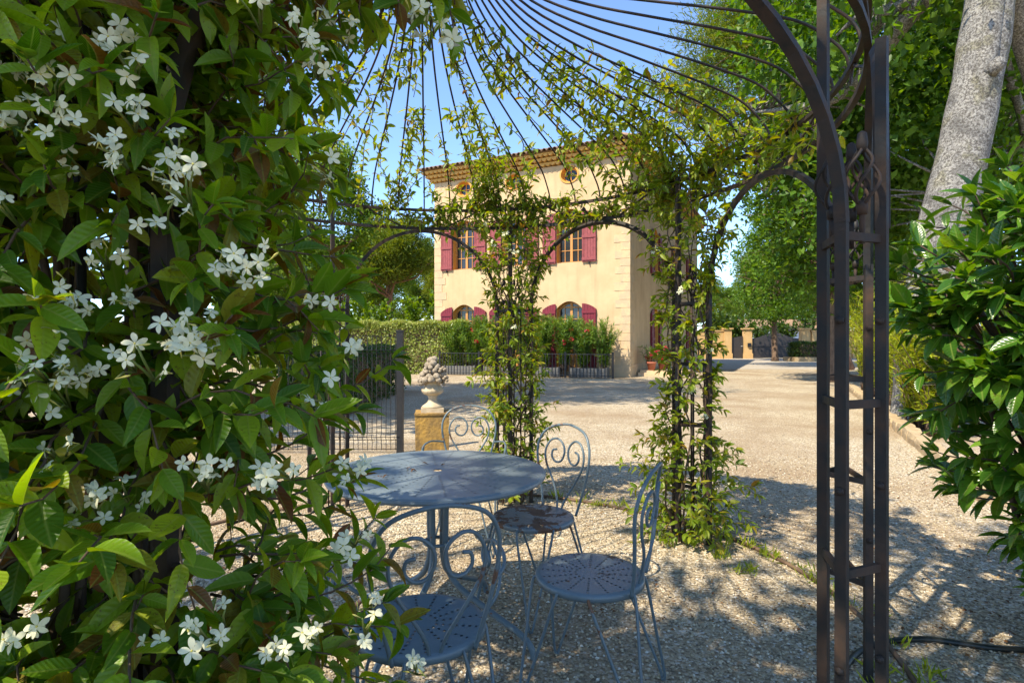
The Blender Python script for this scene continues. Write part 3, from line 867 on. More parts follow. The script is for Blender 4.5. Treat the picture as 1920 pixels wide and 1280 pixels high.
def hedge(name, label, cx, cy, sx, sy, h, mat, n, size, seed, rz=0.0, z0=0.0, group=None):
    rng = np.random.default_rng(seed)
    t = thing(name, label, 'hedge', (cx, cy, z0), rz, group)
    # points through the volume, dense near the surface
    q = rng.uniform(-1, 1, (n, 3)); ax = rng.integers(0, 3, n); sg = np.sign(rng.uniform(-1, 1, n))
    k = np.arange(n); dep = 1 - np.abs(rng.normal(0, 0.10, n)); q[k, ax] = sg * dep
    q[:, 2] = np.where(ax == 2, np.abs(q[:, 2]), q[:, 2])
    out = np.zeros((n, 3)); out[k, ax] = sg; out[:, 2] = np.abs(out[:, 2])
    p = np.stack([q[:, 0] * sx / 2, q[:, 1] * sy / 2, (q[:, 2] + 1) * h / 2], 1)
    p += 0.05 * np.sin(p[:, [1, 2, 0]] * 5.0) + rng.normal(0, 0.025, (n, 3))
    p[:, 2] = np.maximum(p[:, 2], 0.02)
    d = rng.normal(0, 1, (n, 3)) + out * 0.6; nn = out + rng.normal(0, 0.6, (n, 3))
    o = link('foliage', scatter_mesh('foliage', DIAMOND[0], DIAMOND[1], p, d, nn, size * rng.uniform(0.6, 1.2, n), mat), t); o['kind'] = 'stuff'
    b = MB()
    for i in range(max(2, int(max(sx, sy) / 0.6))):
        f = (i + 0.5) / max(2, int(max(sx, sy) / 0.6)) - 0.5
        x, y = (f * sx, 0) if sx > sy else (0, f * sy)
        b.tube([(x, y, -0.02), (x + 0.04, y, h * 0.5), (x - 0.03, y + 0.03, h * 0.9)], [0.03, 0.02, 0.008], 6)
    link('stem', b.mesh('stem', M['bark']), t)
    b = MB(); b.box((0, 0, h * 0.47), (sx * 0.80, sy * 0.62, h * 0.80)); link('inner_twigs', b.mesh('inner_twigs', M['bark']), t)
    return t
hedge('clipped_hedge', 'pale variegated clipped hedge between mesh fence and villa', -6.2, 23.6, 8.6, 1.6, 2.1, M['hedge'], 60000, 0.10, 1)
hedge('clipped_hedge', 'low dark green clipped hedge behind the wire mesh fence', -3.55, 12.6, 1.3, 5.4, 1.15, M['darkhedge'], 16000, 0.07, 2)
hedge('clipped_hedge', 'small dark box hedge in stone bed before the gate pier', gx(1530, 38), 38, 3.2, 1.3, 1.0, M['darkhedge'], 7000, 0.10, 3, z0=0.25)
pb = MB(); pb.box((gx(1530, 38), 38, 0.14), (3.6, 1.7, 0.3)); tag(link('stone_bed', pb.mesh('stone_bed', M['kerb'])), 'low stone raised bed under the small box hedge', 'planter')

# low neighbouring buildings glimpsed behind
def low_house(label, cx, cy, w, d, h, rise, mat, rz=0.0):
    t = thing('low_building', label, 'building', (cx, cy, 0), rz)
    b = MB(); b.box((0, 0, h / 2), (w, d, h)); link('wall', b.mesh('wall', mat), t)
    b = MB(); b.add([(-w / 2 - .4, -d / 2 - .4, h), (w / 2 + .4, -d / 2 - .4, h), (w / 2 + .4, d / 2 + .4, h), (-w / 2 - .4, d / 2 + .4, h), (-w / 2 - .4, 0, h + rise), (w / 2 + .4, 0, h + rise)], [(0, 1, 5, 4), (2, 3, 4, 5), (1, 2, 5), (3, 0, 4), (3, 2, 1, 0)])
    link('roof', b.mesh('roof', M['rooftile']), t)
    b = MB(); b.box((-w / 4, -d / 2 - 0.02, h * 0.55), (1.0, 0.06, 1.2)); link('window', b.mesh('window', M['glass']), t)
    return t
low_house('low pale house with tiled roof beyond the double gate', gx(1480, 62), 64, 9, 6, 2.5, 1.3, M['white'])
low_house('low shed roof showing above the pale hedge', -9.5, 44, 6.5, 5, 2.4, 0.6, M['wallrender'], 0.3)

# ================================================================== TREES
def tree_mesh(rng, base, top, ell, nl, leafsize, mat, barkmat, tr0, tr1, nclump, clump_r, tpl, limbs=9, flat=0.7, lean=None, shell=(0.45, 1.0), needle=False, kw_limb=0.5):
    """base, top: trunk ends. ell: list of (centre, radii). returns (trunk mesh builder, leaf mesh)"""
    mb = MB(); base = Vector(base); top = Vector(top)
    limb_start = kw_limb
    midp = [base, base.lerp(top, 0.35) + Vector((rng.uniform(-.15, .15), rng.uniform(-.15, .15), 0)), base.lerp(top, 0.7) + Vector((rng.uniform(-.2, .2), rng.uniform(-.2, .2), 0)), top]
    if lean: midp = [Vector(p) for p in lean]
    tp = cat_rom(midp, 7); n = len(tp)
    rad = [tr0 * 1.25 if i == 0 else tr0 + (tr1 - tr0) * i / (n - 1) for i in range(n)]
    rad = [q * (1 + 0.09 * noise.noise(p * 1.7)) for q, p in zip(rad, tp)]
    mb.tube(tp, rad, 14)
    limb_pts = list(tp[n // 2:])
    cl = []
    for c, r in ell:
        c = Vector(c)
        for _ in range(limbs):
            st = tp[rng.randint(int(n * limb_start), n - 1)]
            d = rv(rng); e = c + Vector((d.x * r[0], d.y * r[1], d.z * r[2])) * rng.uniform(0.6, 0.9)
            m = st.lerp(e, 0.5) + Vector((0, 0, -0.08 * (e - st).length)) + rv(rng) * 0.12 * (e - st).length
            p = cat_rom([st, st.lerp(m, 0.5) + rv(rng) * 0.1, m, m.lerp(e, 0.5) + rv(rng) * 0.15, e], 4)
            k = len(p); r0 = max(tr1 * 0.75, 0.04)
            mb.tube(p, [r0 * (1 - 0.88 * i / (k - 1)) for i in range(k)], 6)
            limb_pts += p[k // 3:]
        for _ in range(nclump):
            d = rv(rng); s = rng.uniform(*shell) ** 0.6
            s *= 0.82 + 0.36 * noise.noise(d * 2.2 + c * 0.37)
            e = c + Vector((d.x * r[0], d.y * r[1], d.z * r[2])) * s
            cl.append(e)
            nb_ = min(limb_pts, key=lambda q: (q - e).length_squared)
            if (nb_ - e).length < 4.5:
                mb.tube([nb_, nb_.lerp(e, 0.5) + rv(rng) * 0.12, e], [0.028, 0.018, 0.006], 4)
    g = np.random.default_rng(rng.randint(0, 10 ** 6))
    C = np.array([tuple(c) for c in cl]); per = nl // len(C)
    sc = g.uniform(0.55, 1.25, len(C))
    idx = np.repeat(np.arange(len(C)), per)
    P = g.normal(0, 1, (len(idx), 3)) * clump_r * np.array([1, 1, flat]) * sc[idx][:, None] * 0.6
    d = g.normal(0, 1, (len(idx), 3)) + P / clump_r * 0.8 + np.array([0, 0, 0.5 if needle else -0.25])
    nn = g.normal(0, 0.7, (len(idx), 3)) + np.array([0, 0, 0.9])
    P += C[idx]
    P[:, 2] = np.maximum(P[:, 2], 0.3)
    me = scatter_mesh('crown', tpl[0], tpl[1], P, d, nn, leafsize * g.uniform(0.6, 1.25, len(idx)), mat)
    return mb.mesh('trunk', barkmat), me

def tree(name, label, loc, group=None, **kw):
    t = thing(name, label, 'tree', loc, 0, group)
    tm, cm = tree_mesh(**kw)
    link('trunk', tm, t); c = link('crown', cm, t); c['kind'] = 'stuff'
    return t
def clone(src, loc, rz, sc, label, group=None):
    c = copy_tree(src); c.location = loc; c.rotation_euler = (0, 0, rz); c.scale = (sc, sc, sc)
    c['label'] = label
    if group: c['group'] = group
    return c

rt_ = random.Random(21)
# big plane tree on the right: leaning mottled trunk
plane = tree('plane_tree', 'large plane tree with leaning pale mottled trunk behind the glossy laurel', (6.25, 9.3, 0), rng=rt_, base=(0, 0, 0), top=(1.6, 0.2, 7.5),
    lean=[(0.36, 0, -0.1), (0.44, 0, 1.2), (0.72, 0, 2.7), (0.98, 0, 3.9), (1.24, 0.0, 5.4), (1.7, 0.3, 7.6)],
    ell=[((2.5, 3.0, 7.6), (4.2, 4.5, 2.6)), ((3.4, 5.0, 5.0), (3.4, 3.0, 2.2))], nl=28000, leafsize=0.17, mat=M['plane'], barkmat=M['planebark'], tr0=0.35, tr1=0.25, nclump=105, clump_r=0.75, tpl=DIAMOND, limbs=6, kw_limb=0.93)
plane.scale = (1.25, 1.25, 1.25)
# hollow scar and a cut branch stub on its trunk
b = MB(); b.tube([(1.02, -0.27, 4.45), (1.05, -0.34, 4.5), (1.06, -0.42, 4.53)], [0.10, 0.085, 0.07], 10)
link('branch_stub', b.mesh('branch_stub', M['planebark']), plane)
b = MB(); b.tube(cat_rom([(0.98, -0.20, 4.0), (1.0, -0.225, 4.4), (1.08, -0.22, 5.0), (1.16, -0.2, 5.6)], 6), [0.03, 0.05, 0.07, 0.085, 0.09, 0.10, 0.11, 0.115, 0.12, 0.12, 0.12, 0.12, 0.12, 0.12, 0.12, 0.12, 0.12, 0.10, 0.06], 8)
link('bark_scar', b.mesh('bark_scar', M['planebark']), plane)

p2 = tree('broadleaf_tree', 'bright green broadleaf tree behind the right iron pillar', (10.5, 18.6, 0), rng=rt_, base=(0, 0, 0), top=(0.3, 0, 6.5),
    ell=[((0, 0, 6.2), (4.0, 3.6, 4.4)), ((1.0, -1.0, 10.5), (3.6, 3.4, 2.6))], nl=26000, leafsize=0.20, mat=M['plane'], barkmat=M['bark'], tr0=0.22, tr1=0.1, nclump=110, clump_r=0.75, tpl=DIAMOND, limbs=8)
clone(p2, (17.5, 20.0, 0), 2.2, 1.05, 'bright green broadleaf tree behind the leaning plane trunk')
clone(p2, (17.6, 38.0, 0), 1.0, 0.95, 'bright green broadleaf tree beside the driveway by the gate piers')
clone(p2, (18.5, 29.0, 0), 4.0, 1.0, 'bright green broadleaf tree overhanging the driveway near the gate')
pa = tree('pine_tree', 'tall feathery olive green pine leaning over the villa roof', (15.6, 26.5, 0), rng=rt_, base=(0, 0, 0), top=(-3.6, -0.6, 12.5),
    ell=[((-5.4, -1.0, 12.8), (4.4, 4.0, 3.2)), ((-3.4, -1.0, 16.0), (4.6, 4.0, 2.6))], nl=42000, leafsize=0.34, mat=M['pine'], barkmat=M['pinebark'], tr0=0.3, tr1=0.15, nclump=130, clump_r=0.9, tpl=NEEDLE, limbs=10, flat=0.5, needle=True)
# umbrella pines
up_ = tree('umbrella_pine', 'domed umbrella pine with forked bare trunk left of the villa', (-8.6, 40, 0), rng=rt_, base=(0, 0, 0), top=(0.2, 0, 6.2),
    ell=[((0, 0, 7.4), (3.6, 3.4, 2.5))], nl=30000, leafsize=0.42, mat=M['pine'], barkmat=M['pinebark'], tr0=0.3, tr1=0.14, nclump=140, clump_r=0.65, tpl=NEEDLE, limbs=14, flat=0.55, shell=(0.3, 1.0), needle=True)
gp = 'pines in the background'
clone(up_, (25.5, 55, 0), 1.0, 1.15, 'umbrella pine with straight trunk behind the double gate', gp)
for k, (x, y, s, r) in enumerate([(17.5, 62, 0.9, 2.0), (33.5, 62, 1.0, 0.4), (21.5, 74, 0.85, 3.0), (41, 60, 1.2, 5.0)]):
    clone(up_, (x, y, 0), r, s, 'rounded green pine in the row beyond the boundary wall', gp)
for k, (x, y, s, r) in enumerate([(-14.5, 46, 1.0, 2.5), (-5.2, 50, 0.95, 4.2), (-21, 50, 1.1, 1.2)]):
    clone(up_, (x, y, 0), r, s, 'rounded green pine far behind the pale hedge', gp)
tall = tree('leafy_tree', 'tall light green leafy tree with high crown left of the villa', (-6.5, 11.3, 0), rng=rt_, base=(0, 0, 0), top=(0.2, 0.2, 10.5),
    ell=[((0.3, 0, 6.8), (3.6, 3.3, 3.6)), ((0.8, -1.5, 13.6), (4.2, 4.2, 2.8))], nl=24000, leafsize=0.17, mat=M['ash'], barkmat=M['bark'], tr0=0.26, tr1=0.1, nclump=115, clump_r=0.6, tpl=DIAMOND, limbs=10)
shade = tree('shade_tree', 'open crowned tree standing left of the gazebo entrance', (-4.5, -2.6, 0), rng=rt_, base=(0, 0, 0), top=(0.2, 0.2, 7),
    ell=[((0.3, 0, 7.4), (3.7, 3.4, 3.2))], nl=2700, leafsize=0.20, mat=M['ash'], barkmat=M['bark'], tr0=0.2, tr1=0.06, nclump=46, clump_r=0.50, tpl=DIAMOND, limbs=6)
shade.rotation_euler = (0, 0, 2.4)
ash = tree('leafy_tree', 'rounded light green tree standing right behind the pale hedge', (-9.8, 27.0, 0), rng=rt_, base=(0, 0, 0), top=(0.2, 0.2, 7),
    ell=[((0.3, 0, 7.2), (3.7, 3.4, 4.2))], nl=30000, leafsize=0.17, mat=M['ash'], barkmat=M['bark'], tr0=0.24, tr1=0.1, nclump=150, clump_r=0.6, tpl=DIAMOND, limbs=13)
clone(ash, (-13.5, 30.0, 0), 4.0, 0.75, 'light green tree behind the wire mesh fence corner')
# shade trees standing left of and behind the viewer
clone(tall, (-7.6, 7.0, 0), 1.9, 1.0, 'leafy tree standing beside the gazebo beyond the jasmine')
clone(shade, (-1.9, -2.9, 0), 1.2, 1.05, 'broadleaf tree standing behind the gazebo entrance')

for k, (x, y, sc_, r) in enumerate([(-17, 38, 0.9, 1), (-13, 54, 1.1, 2), (-8, 60, 1.1, 3), (-3, 66, 1.2, 4), (-24, 60, 1.3, 5)]):
    clone(ash, (x, y, 0), r, sc_, 'light green tree in the wood far behind the pale hedge', 'trees far behind the hedge')
for k, (x, y, sc_, r) in enumerate([(20, 66, 0.75, 1), (26, 70, 0.8, 2.2), (31, 76, 0.85, 3), (38, 72, 0.9, 4), (46, 66, 1.0, 5), (15, 78, 0.8, 0.5)]):
    clone(ash, (x, y, 0), r, sc_, 'light green tree in the wood far beyond the gates', 'trees far beyond the gates')
for k in range(7):
    clone(ash, (-34 + 5 * k, 74 + 3 * (k % 2), 0), 0.7 * k, 0.9 + 0.06 * (k % 3), 'light green tree in the wood far behind the pale hedge', 'trees far behind the hedge')
for k in range(9):
    clone(ash, (17 + 5 * k, 84 + 3 * (k % 2), 0), 0.9 * k, 0.85 + 0.06 * (k % 3), 'light green tree in the wood far beyond the gates', 'trees far beyond the gates')
# shrubs beyond the gate, wall greenery
for k, (px, d) in enumerate([(1345, 47), (1368, 47.5), (1386, 47), (1425, 49), (1470, 50), (1520, 48), (1560, 47)]):
    shrub('garden_shrub', 'dark leafy shrub growing just behind the boundary wall and gates', 'shrub', (gx(px, d), d, 0), rg, 26, 3.1 + rg.uniform(-0.3, 0.6), 1.3, M['darkhedge'], 0.34, 0.16, DIAMOND, 0, None, 0.2, 'shrubs behind the gates', whorl=3)

for k in range(9):
    x = -19 + 1.9 * k
    shrub('garden_shrub', 'tall leafy shrub growing in the row behind the pale hedge', 'shrub', (x, 33 + (k % 3), 0), rg, 26, 4.0 + rg.uniform(-0.5, 0.6), 1.6, M['ash'], 0.34, 0.16, DIAMOND, 0, None, 0.1, 'shrubs behind the pale hedge', whorl=3)
# right-hand bed: yellow-green shrubs and limestone edging
ys_lab = 'yellow green narrow leaved shrub in the stone edged bed'
for k, (x, y, h) in enumerate([(6.5, 8.9, 1.5), (7.2, 10.2, 1.7), (7.9, 11.8, 1.7), (8.7, 13.4, 1.9), (9.6, 15.2, 1.9), (6.0, 7.9, 1.5), (6.2, 8.55, 1.6), (7.9, 10.2, 1.8), (8.6, 11.6, 2.0)]):
    shrub('bed_shrub', ys_lab, 'shrub', (x, y, 0), rg, 44, h * 1.3, 0.75, M['yellowshrub'], 0.17, 0.045, LANCE, 0, None, 0.1, 'shrubs in the right bed', whorl=3, base_r=0.25)
edge = thing('stone_edging', 'rough limestone edging along the right planting bed', 'edging', (5.0, 7.0, 0))
P0_, P1_ = Vector((3.9, 4.6, 0)), Vector((9.2, 15.4, 0)); dE = (P1_ - P0_).normalized(); run = 0
while run < (P1_ - P0_).length:
    L = rg.uniform(0.35, 0.6); c = P0_ + dE * (run + L / 2)
    b = MB(); hh = rg.uniform(0.11, 0.16)
    vs = []
    for z in (-0.03, hh * 0.6, hh):
        s = 1.0 if z < hh * 0.9 else 0.86
        for (a, w_) in ((-1, -1), (0, -1.1), (1, -1), (1, 1), (0, 1.08), (-1, 1)):
            vs.append((a * L / 2 * s * 0.97 + rg.uniform(-.012, .012), w_ * 0.09 * s + rg.uniform(-.01, .01), z + rg.uniform(-.01, .01)))
    fs = [(j * 6 + i, j * 6 + (i + 1) % 6, j * 6 + 6 + (i + 1) % 6, j * 6 + 6 + i) for j in (0, 1) for i in range(6)] + [(12, 13, 14, 15, 16, 17)]
    b.add(vs, fs)
    o = link('edging_stone', b.mesh('edging_stone', M['kerb']), edge); o.location = c - Vector(edge.location); o.rotation_euler = (0, 0, math.atan2(dE.y, dE.x) + rg.uniform(-.05, .05))
    run += L

# ================================================================== MESH FENCE, URN
mf = thing('mesh_fence', 'black welded wire mesh fence panel with square end post', 'fence', (-1.32, 6.7, 0))
b = MB(); b.box((0, 0, 0.715), (0.075, 0.075, 1.45)); b.box((0, 0, 1.445), (0.085, 0.085, 0.02)); link('post', b.mesh('post', M['black']), mf)
zz = [0.04, 0.10, 0.16, 0.2, 0.24, 0.30, 1.1, 1.18, 1.22, 1.26, 1.33, 1.39]
yy = [0, 0, 0, -0.035, 0, 0, 0, 0, -0.035, 0, 0, 0]
wm = MB(); wm.tube([(0, y, z) for y, z in zip(yy, zz)], 0.004, 5, smooth=False); wme = wm.mesh('wire', M['black'])
for k in range(1, 50):
    link('wire', wme, mf, loc=(-0.055 * k, 0, 0))
for z, y in ((0.05, 0.006), (0.16, 0.006), (0.20, -0.041), (0.24, 0.006), (1.18, 0.006), (1.22, -0.041), (1.26, 0.006), (1.38, 0.006)):
    b = MB(); b.tube([(0, y, z), (-2.75, y, z)], 0.0042, 5); link('cross_wire', b.mesh('cross_wire', M['black']), mf)

UX, UY = (811 - 960) / FPX * 6.0, 6.0
pd = thing('stone_pedestal', 'square ochre lichen stained stone pedestal beside the mesh fence', 'pedestal', (UX, UY, 0), 0.12)
b = MB()
for (w_, z0, z1) in ((0.345, 0.0, 0.565),):
    n = 6
    vs = []
    for i in range(n + 1):
        z = z0 + (z1 - z0) * i / n
        for (sx, sy) in ((-1, -1), (1, -1), (1, 1), (-1, 1)):
            vs.append((sx * w_ / 2 + rg.uniform(-.004, .004), sy * w_ / 2 + rg.uniform(-.004, .004), z))
    b.add(vs, [(4 * i + k, 4 * i + (k + 1) % 4, 4 * i + 4 + (k + 1) % 4, 4 * i + 4 + k) for i in range(n) for k in range(4)] + [(4 * n, 4 * n + 1, 4 * n + 2, 4 * n + 3)])
link('block', b.mesh('block', M['pedestal']), pd)
b = MB(); b.box((0, 0, 0.572), (0.36, 0.36, 0.02)); link('cap', b.mesh('cap', M['pedestal']), pd)
ur = thing('stone_urn', 'pale carved stone urn heaped with stone fruit on the ochre pedestal', 'urn', (UX, UY, 0.580), 0.12)
b = MB(); b.box((0, 0, 0.022), (0.235, 0.235, 0.046)); link('plinth', b.mesh('plinth', M['urn']), ur)
b = MB(); b.lathe([(0.11, 0.045), (0.108, 0.062), (0.085, 0.078), (0.055, 0.10), (0.042, 0.13), (0.046, 0.155), (0.055, 0.165), (0.05, 0.175)], 28); link('foot', b.mesh('foot', M['urn']), ur)
b = MB(); b.lathe([(0.05, 0.172), (0.085, 0.185), (0.108, 0.21), (0.112, 0.235), (0.10, 0.25), (0.102, 0.26), (0.086, 0.268), (0.082, 0.285), (0.092, 0.31), (0.118, 0.325), (0.12, 0.335), (0.10, 0.335)], 48, fn=lambda a, z: 1 + (0.05 * abs(math.sin(8 * a)) if 0.18 < z < 0.245 else 0)); link('bowl', b.mesh('bowl', M['urn']), ur)
def lumpy(r, seed, sq=1.0, nb=0):
    b = MB(); vs = []; n, m = 8, 10
    g = random.Random(seed)
    for i in range(n + 1):
        th = PI * i / n
        for k in range(m):
            ph = 2 * PI * k / m
            rr = r * (1 + 0.06 * math.sin(3 * ph + seed) * math.sin(th))
            dip = 1 - 0.25 * math.exp(-((th) / 0.4) ** 2)
            vs.append((rr * math.sin(th) * math.cos(ph), rr * math.sin(th) * math.sin(ph), rr * sq * math.cos(th) * dip))
    fs = [(i * m + k, (i + 1) * m + k, (i + 1) * m + (k + 1) % m, i * m + (k + 1) % m) for i in range(n) for k in range(m)]
    b.add(vs, fs, 0, True); return b.mesh('fruit', M['fruit'])
fr = [lumpy(0.040, 1), lumpy(0.034, 2, 1.15), lumpy(0.028, 3, 0.9), lumpy(0.017, 4)]
g = random.Random(5)
lay = [(0.345, 0.125, 11, 0), (0.385, 0.11, 9, 0), (0.425, 0.085, 8, 1), (0.465, 0.065, 6, 1), (0.50, 0.045, 4, 2), (0.54, 0.022, 3, 2), (0.42, 0.03, 3, 0), (0.36, 0.05, 5, 0)]
for z, r, n, v in lay:
    for k in range(n):
        a = 2 * PI * (k + g.random() * 0.5) / n
        o = link('fruit', fr[(v + g.randint(0, 1)) % 3], ur); o.location = (r * math.cos(a), r * math.sin(a), z + g.uniform(-.012, .012)); o.rotation_euler = (g.uniform(-1.2, 1.2), g.uniform(-1.2, 1.2), g.uniform(0, 6))
for (cx, cz) in ((0.105, 0.43), (-0.11, 0.34), (0.12, 0.335)):
    for k in range(14):
        o = link('grape', fr[3], ur); o.location = (cx + g.uniform(-.035, .035), -0.055 + g.uniform(-.03, .03), cz + g.uniform(-.05, .04))

# ================================================================== TABLE
TX, TY = -0.335, 2.56
tb = thing('round_table', 'round grey blue perforated metal garden table under the gazebo', 'table', (TX, TY, 0))
TR = 0.486
b = MB(); b.lathe([(0.020, 0.7405), (TR - 0.012, 0.7405), (TR, 0.735), (TR + 0.002, 0.726), (TR - 0.004, 0.716), (TR - 0.014, 0.716), (TR - 0.014, 0.7375), (0.020, 0.7375)], 96)
b.f = b.f[:-2]; b.m = b.m[:-2]; b.sm = b.sm[:-2]
b.sm = [False] * len(b.sm)
link('tabletop', b.mesh('tabletop', M['table_paint']), tb)
for k in range(4):
    a = PI / 4 + k * PI / 2 + 0.35
    u = Vector((math.cos(a), math.sin(a), 0))
    path = cat_rom([u * 0.34 + Vector((0, 0, 0.712)), u * 0.18 + Vector((0, 0, 0.69)), u * 0.06 + Vector((0, 0, 0.63)), u * 0.042 + Vector((0, 0, 0.48)), u * 0.045 + Vector((0, 0, 0.34)), u * 0.10 + Vector((0, 0, 0.245)), u * 0.26 + Vector((0, 0, 0.16)), u * 0.40 + Vector((0, 0, 0.095)), u * 0.455 + Vector((0, 0, 0.05)), u * 0.47 + Vector((0, 0, 0.0))], 6)
    b = MB(); b.tube(path, 0.0135, 10); link('leg', b.mesh('leg', M['paint']), tb)
b = MB(); b.tube([(0.06 * math.cos(2 * PI * k / 24), 0.06 * math.sin(2 * PI * k / 24), 0.42) for k in range(24)], 0.008, 8, closed=True); link('collar', b.mesh('collar', M['paint']), tb)
b = MB(); b.tube([(0.3 * math.cos(2 * PI * k / 48), 0.3 * math.sin(2 * PI * k / 48), 0.722) for k in range(48)], 0.008, 6, closed=True); link('under_ring', b.mesh('under_ring', M['paint']), tb)

# ================================================================== CHAIRS
def spiral(c, r0, r1, a0, turns, n=26, sgn=1):
    return [(c[0] + sgn * (r0 + (r1 - r0) * i / n) * math.cos(a0 + turns * 2 * PI * i / n), c[1] + (r0 + (r1 - r0) * i / n) * math.sin(a0 + turns * 2 * PI * i / n)) for i in range(n + 1)]
def chair(label, x, y, face, seatmat, arms):
    t = thing('bistro_chair', label, 'chair', (x, y, 0), math.atan2(-face[0], face[1]), 'scrollwork garden chairs')
    SH = 0.45; SR = 0.204; P = M['paint']
    b = MB(); prof = [(0.0005, SH + 0.000), (0.05, SH - 0.0005), (0.12, SH), (SR - 0.02, SH + 0.002), (SR - 0.004, SH + 0.001), (SR, SH - 0.006), (SR - 0.001, SH - 0.022), (SR - 0.006, SH - 0.022), (SR - 0.008, SH - 0.006), (0.12, SH - 0.004), (0.0005, SH - 0.004)]
    b.lathe(prof, 64, (0, 0, -SH)); o = link('seat', b.mesh('seat', seatmat), t); o.location = (0, 0, SH)
    for sx in (-1, 1):
        for sy in (-1, 1):
            b = MB(); ft = Vector((sx * 0.19, sy * (0.20 if sy > 0 else 0.235), 0.008))
            a1 = Vector((sx * 0.185, sy * 0.055, SH - 0.012)); a2 = Vector((sx * 0.085, sy * 0.178, SH - 0.012))
            k1 = a1 + Vector((sx * 0.012, sy * 0.012, -0.03)); k2 = a2 + Vector((sx * 0.006, sy * 0.018, -0.03))
            f1 = ft + Vector((sx * 0.008, -sy * 0.010, 0.03)); f2 = ft + Vector((-sx * 0.008, sy * 0.010, 0.03))
            b.tube(cat_rom([a1 - Vector((sx * 0.05, 0, 0)), a1, k1, k1.lerp(f1, 0.5), f1, ft, f2, k2.lerp(f2, 0.5), k2, a2, a2 - Vector((0, sy * 0.05, 0))], 5), 0.0058, 7)
            link('leg', b.mesh('leg', P), t)
    # backrest: plane leaning back from the rear of the seat
    def bp(w, h):
        return Vector((w, -0.186 - 0.23 * h * 0.42 - 0.03 * (1 - (w / 0.18) ** 2) * min(1, h * 6), SH - 0.012 + h))
    out = [(-0.118, 0), (-0.138, 0.08), (-0.165, 0.18), (-0.183, 0.28), (-0.172, 0.355), (-0.12, 0.415), (0, 0.442), (0.12, 0.415), (0.172, 0.355), (0.183, 0.28), (0.165, 0.18), (0.138, 0.08), (0.118, 0)]
    b = MB(); b.tube(cat_rom([bp(*p) for p in out], 6), 0.0068, 8); link('back_frame', b.mesh('back_frame', P), t)
    for s in (-1, 1):
        pts = [(0.012, 0), (0.03, 0.06), (0.075, 0.14), (0.125, 0.225), (0.135, 0.295), (0.105, 0.35), (0.06, 0.36), (0.022, 0.33), (0.014, 0.285), (0.035, 0.245), (0.07, 0.24), (0.094, 0.265), (0.09, 0.297), (0.065, 0.305)]
        b = MB(); b.tube(cat_rom([bp(s * p[0], p[1]) for p in pts], 5), 0.0058, 7); link('back_scroll', b.mesh('back_scroll', P), t)
    if arms:
        for s in (-1, 1):
            p0 = bp(s * 0.172, 0.20)
            pts = [p0, p0 + Vector((s * 0.045, 0.05, 0.012)), Vector((s * 0.245, -0.08, SH + 0.21)), Vector((s * 0.262, 0.04, SH + 0.205)), Vector((s * 0.258, 0.12, SH + 0.18)), Vector((s * 0.25, 0.135, SH + 0.13)), Vector((s * 0.248, 0.09, SH + 0.105)), Vector((s * 0.248, 0.055, SH + 0.135)), Vector((s * 0.25, 0.08, SH + 0.16))]
            b = MB(); b.tube(cat_rom(pts, 6), 0.0062, 8); link('armrest', b.mesh('armrest', P), t)
            pts = [Vector((s * 0.258, 0.06, SH + 0.203)), Vector((s * 0.275, 0.03, SH + 0.12)), Vector((s * 0.25, -0.01, SH + 0.05)), Vector((s * 0.205, -0.01, SH + 0.0)), Vector((s * 0.19, -0.01, SH - 0.012))]
            b = MB(); b.tube(cat_rom(pts, 6), 0.0056, 7); link('arm_support', b.mesh('arm_support', P), t)
    return t
chair('grey blue scrollwork armchair with clean seat, its back to the jasmine', -0.285, 1.76, (-0.37, 0.93), M['seat_clean'], True)
chair('grey blue scrollwork chair with chipped rim on its seat, beside the vine-wrapped pillar', 0.292, 2.14, (-0.90, 0.42), M['seat_chipped'], False)
chair('scrollwork chair with heavily rusted seat at the table', 0.106, 2.84, (-0.74, -0.67), M['seat_rusty'], False)
chair('grey blue scrollwork armchair on the urn side of the table', -0.30, 3.66, (-0.03, -1.0), M['seat_clean'], True)

# ================================================================== GAZEBO
GC = Vector((-0.45, 2.82, 0)); GR = 1.93
gz = thing('gazebo', 'round wrought iron gazebo with ribbed onion dome and latticed pillars', 'gazebo', GC)
ANG = [R(a) for a in (-97, -46.5, -14, 31, 76, 121, 166, 211)]
SPR, RNG1, RNG2 = 1.60, 2.25, 2.40
def circ(a, r, z=0.0): return Vector((GC.x + r * math.cos(a), GC.y + r * math.sin(a), z))
def bar3(mb, p, q, w, h=None, rz=None):
    """square bar between points"""
    p = Vector(p); q = Vector(q); d = q - p
    mm = (p + q) / 2; X = d.normalized()
    ref = Vector((0, 0, 1)) if abs(X.z) < 0.9 else Vector((math.cos(rz or 0), math.sin(rz or 0), 0))
    Y = ref.cross(X).normalized(); Z = X.cross(Y)
    Mx = Matrix(((X.x, Y.x, Z.x), (X.y, Y.y, Z.y), (X.z, Y.z, Z.z)))
    mb.box(mm, (d.length, w, h or w), M=Mx)
def birdcage(c, z0, z1, r):
    b = MB()
    for k in range(4):
        pts = []
        for i in range(15):
            t = i / 14; a = 2 * PI * k / 4 + t * PI * 0.8
            rr = 0.004 + r * math.sin(PI * min(1, t * 1.02)) ** 0.85
            pts.append((c[0] + rr * math.cos(a), c[1] + rr * math.sin(a), z0 + (z1 - z0) * t))
        b.tube(pts, 0.0040, 6)
    b.lathe([(0.011, z0 - 0.02), (0.013, z0), (0.009, z0 + 0.012)], 10, (c[0], c[1], 0))
    b.lathe([(0.010, z1 - 0.01), (0.013, z1 + 0.01), (0.010, z1 + 0.035), (0.003, z1 + 0.04)], 10, (c[0], c[1], 0))
    return b
ring_posts = []
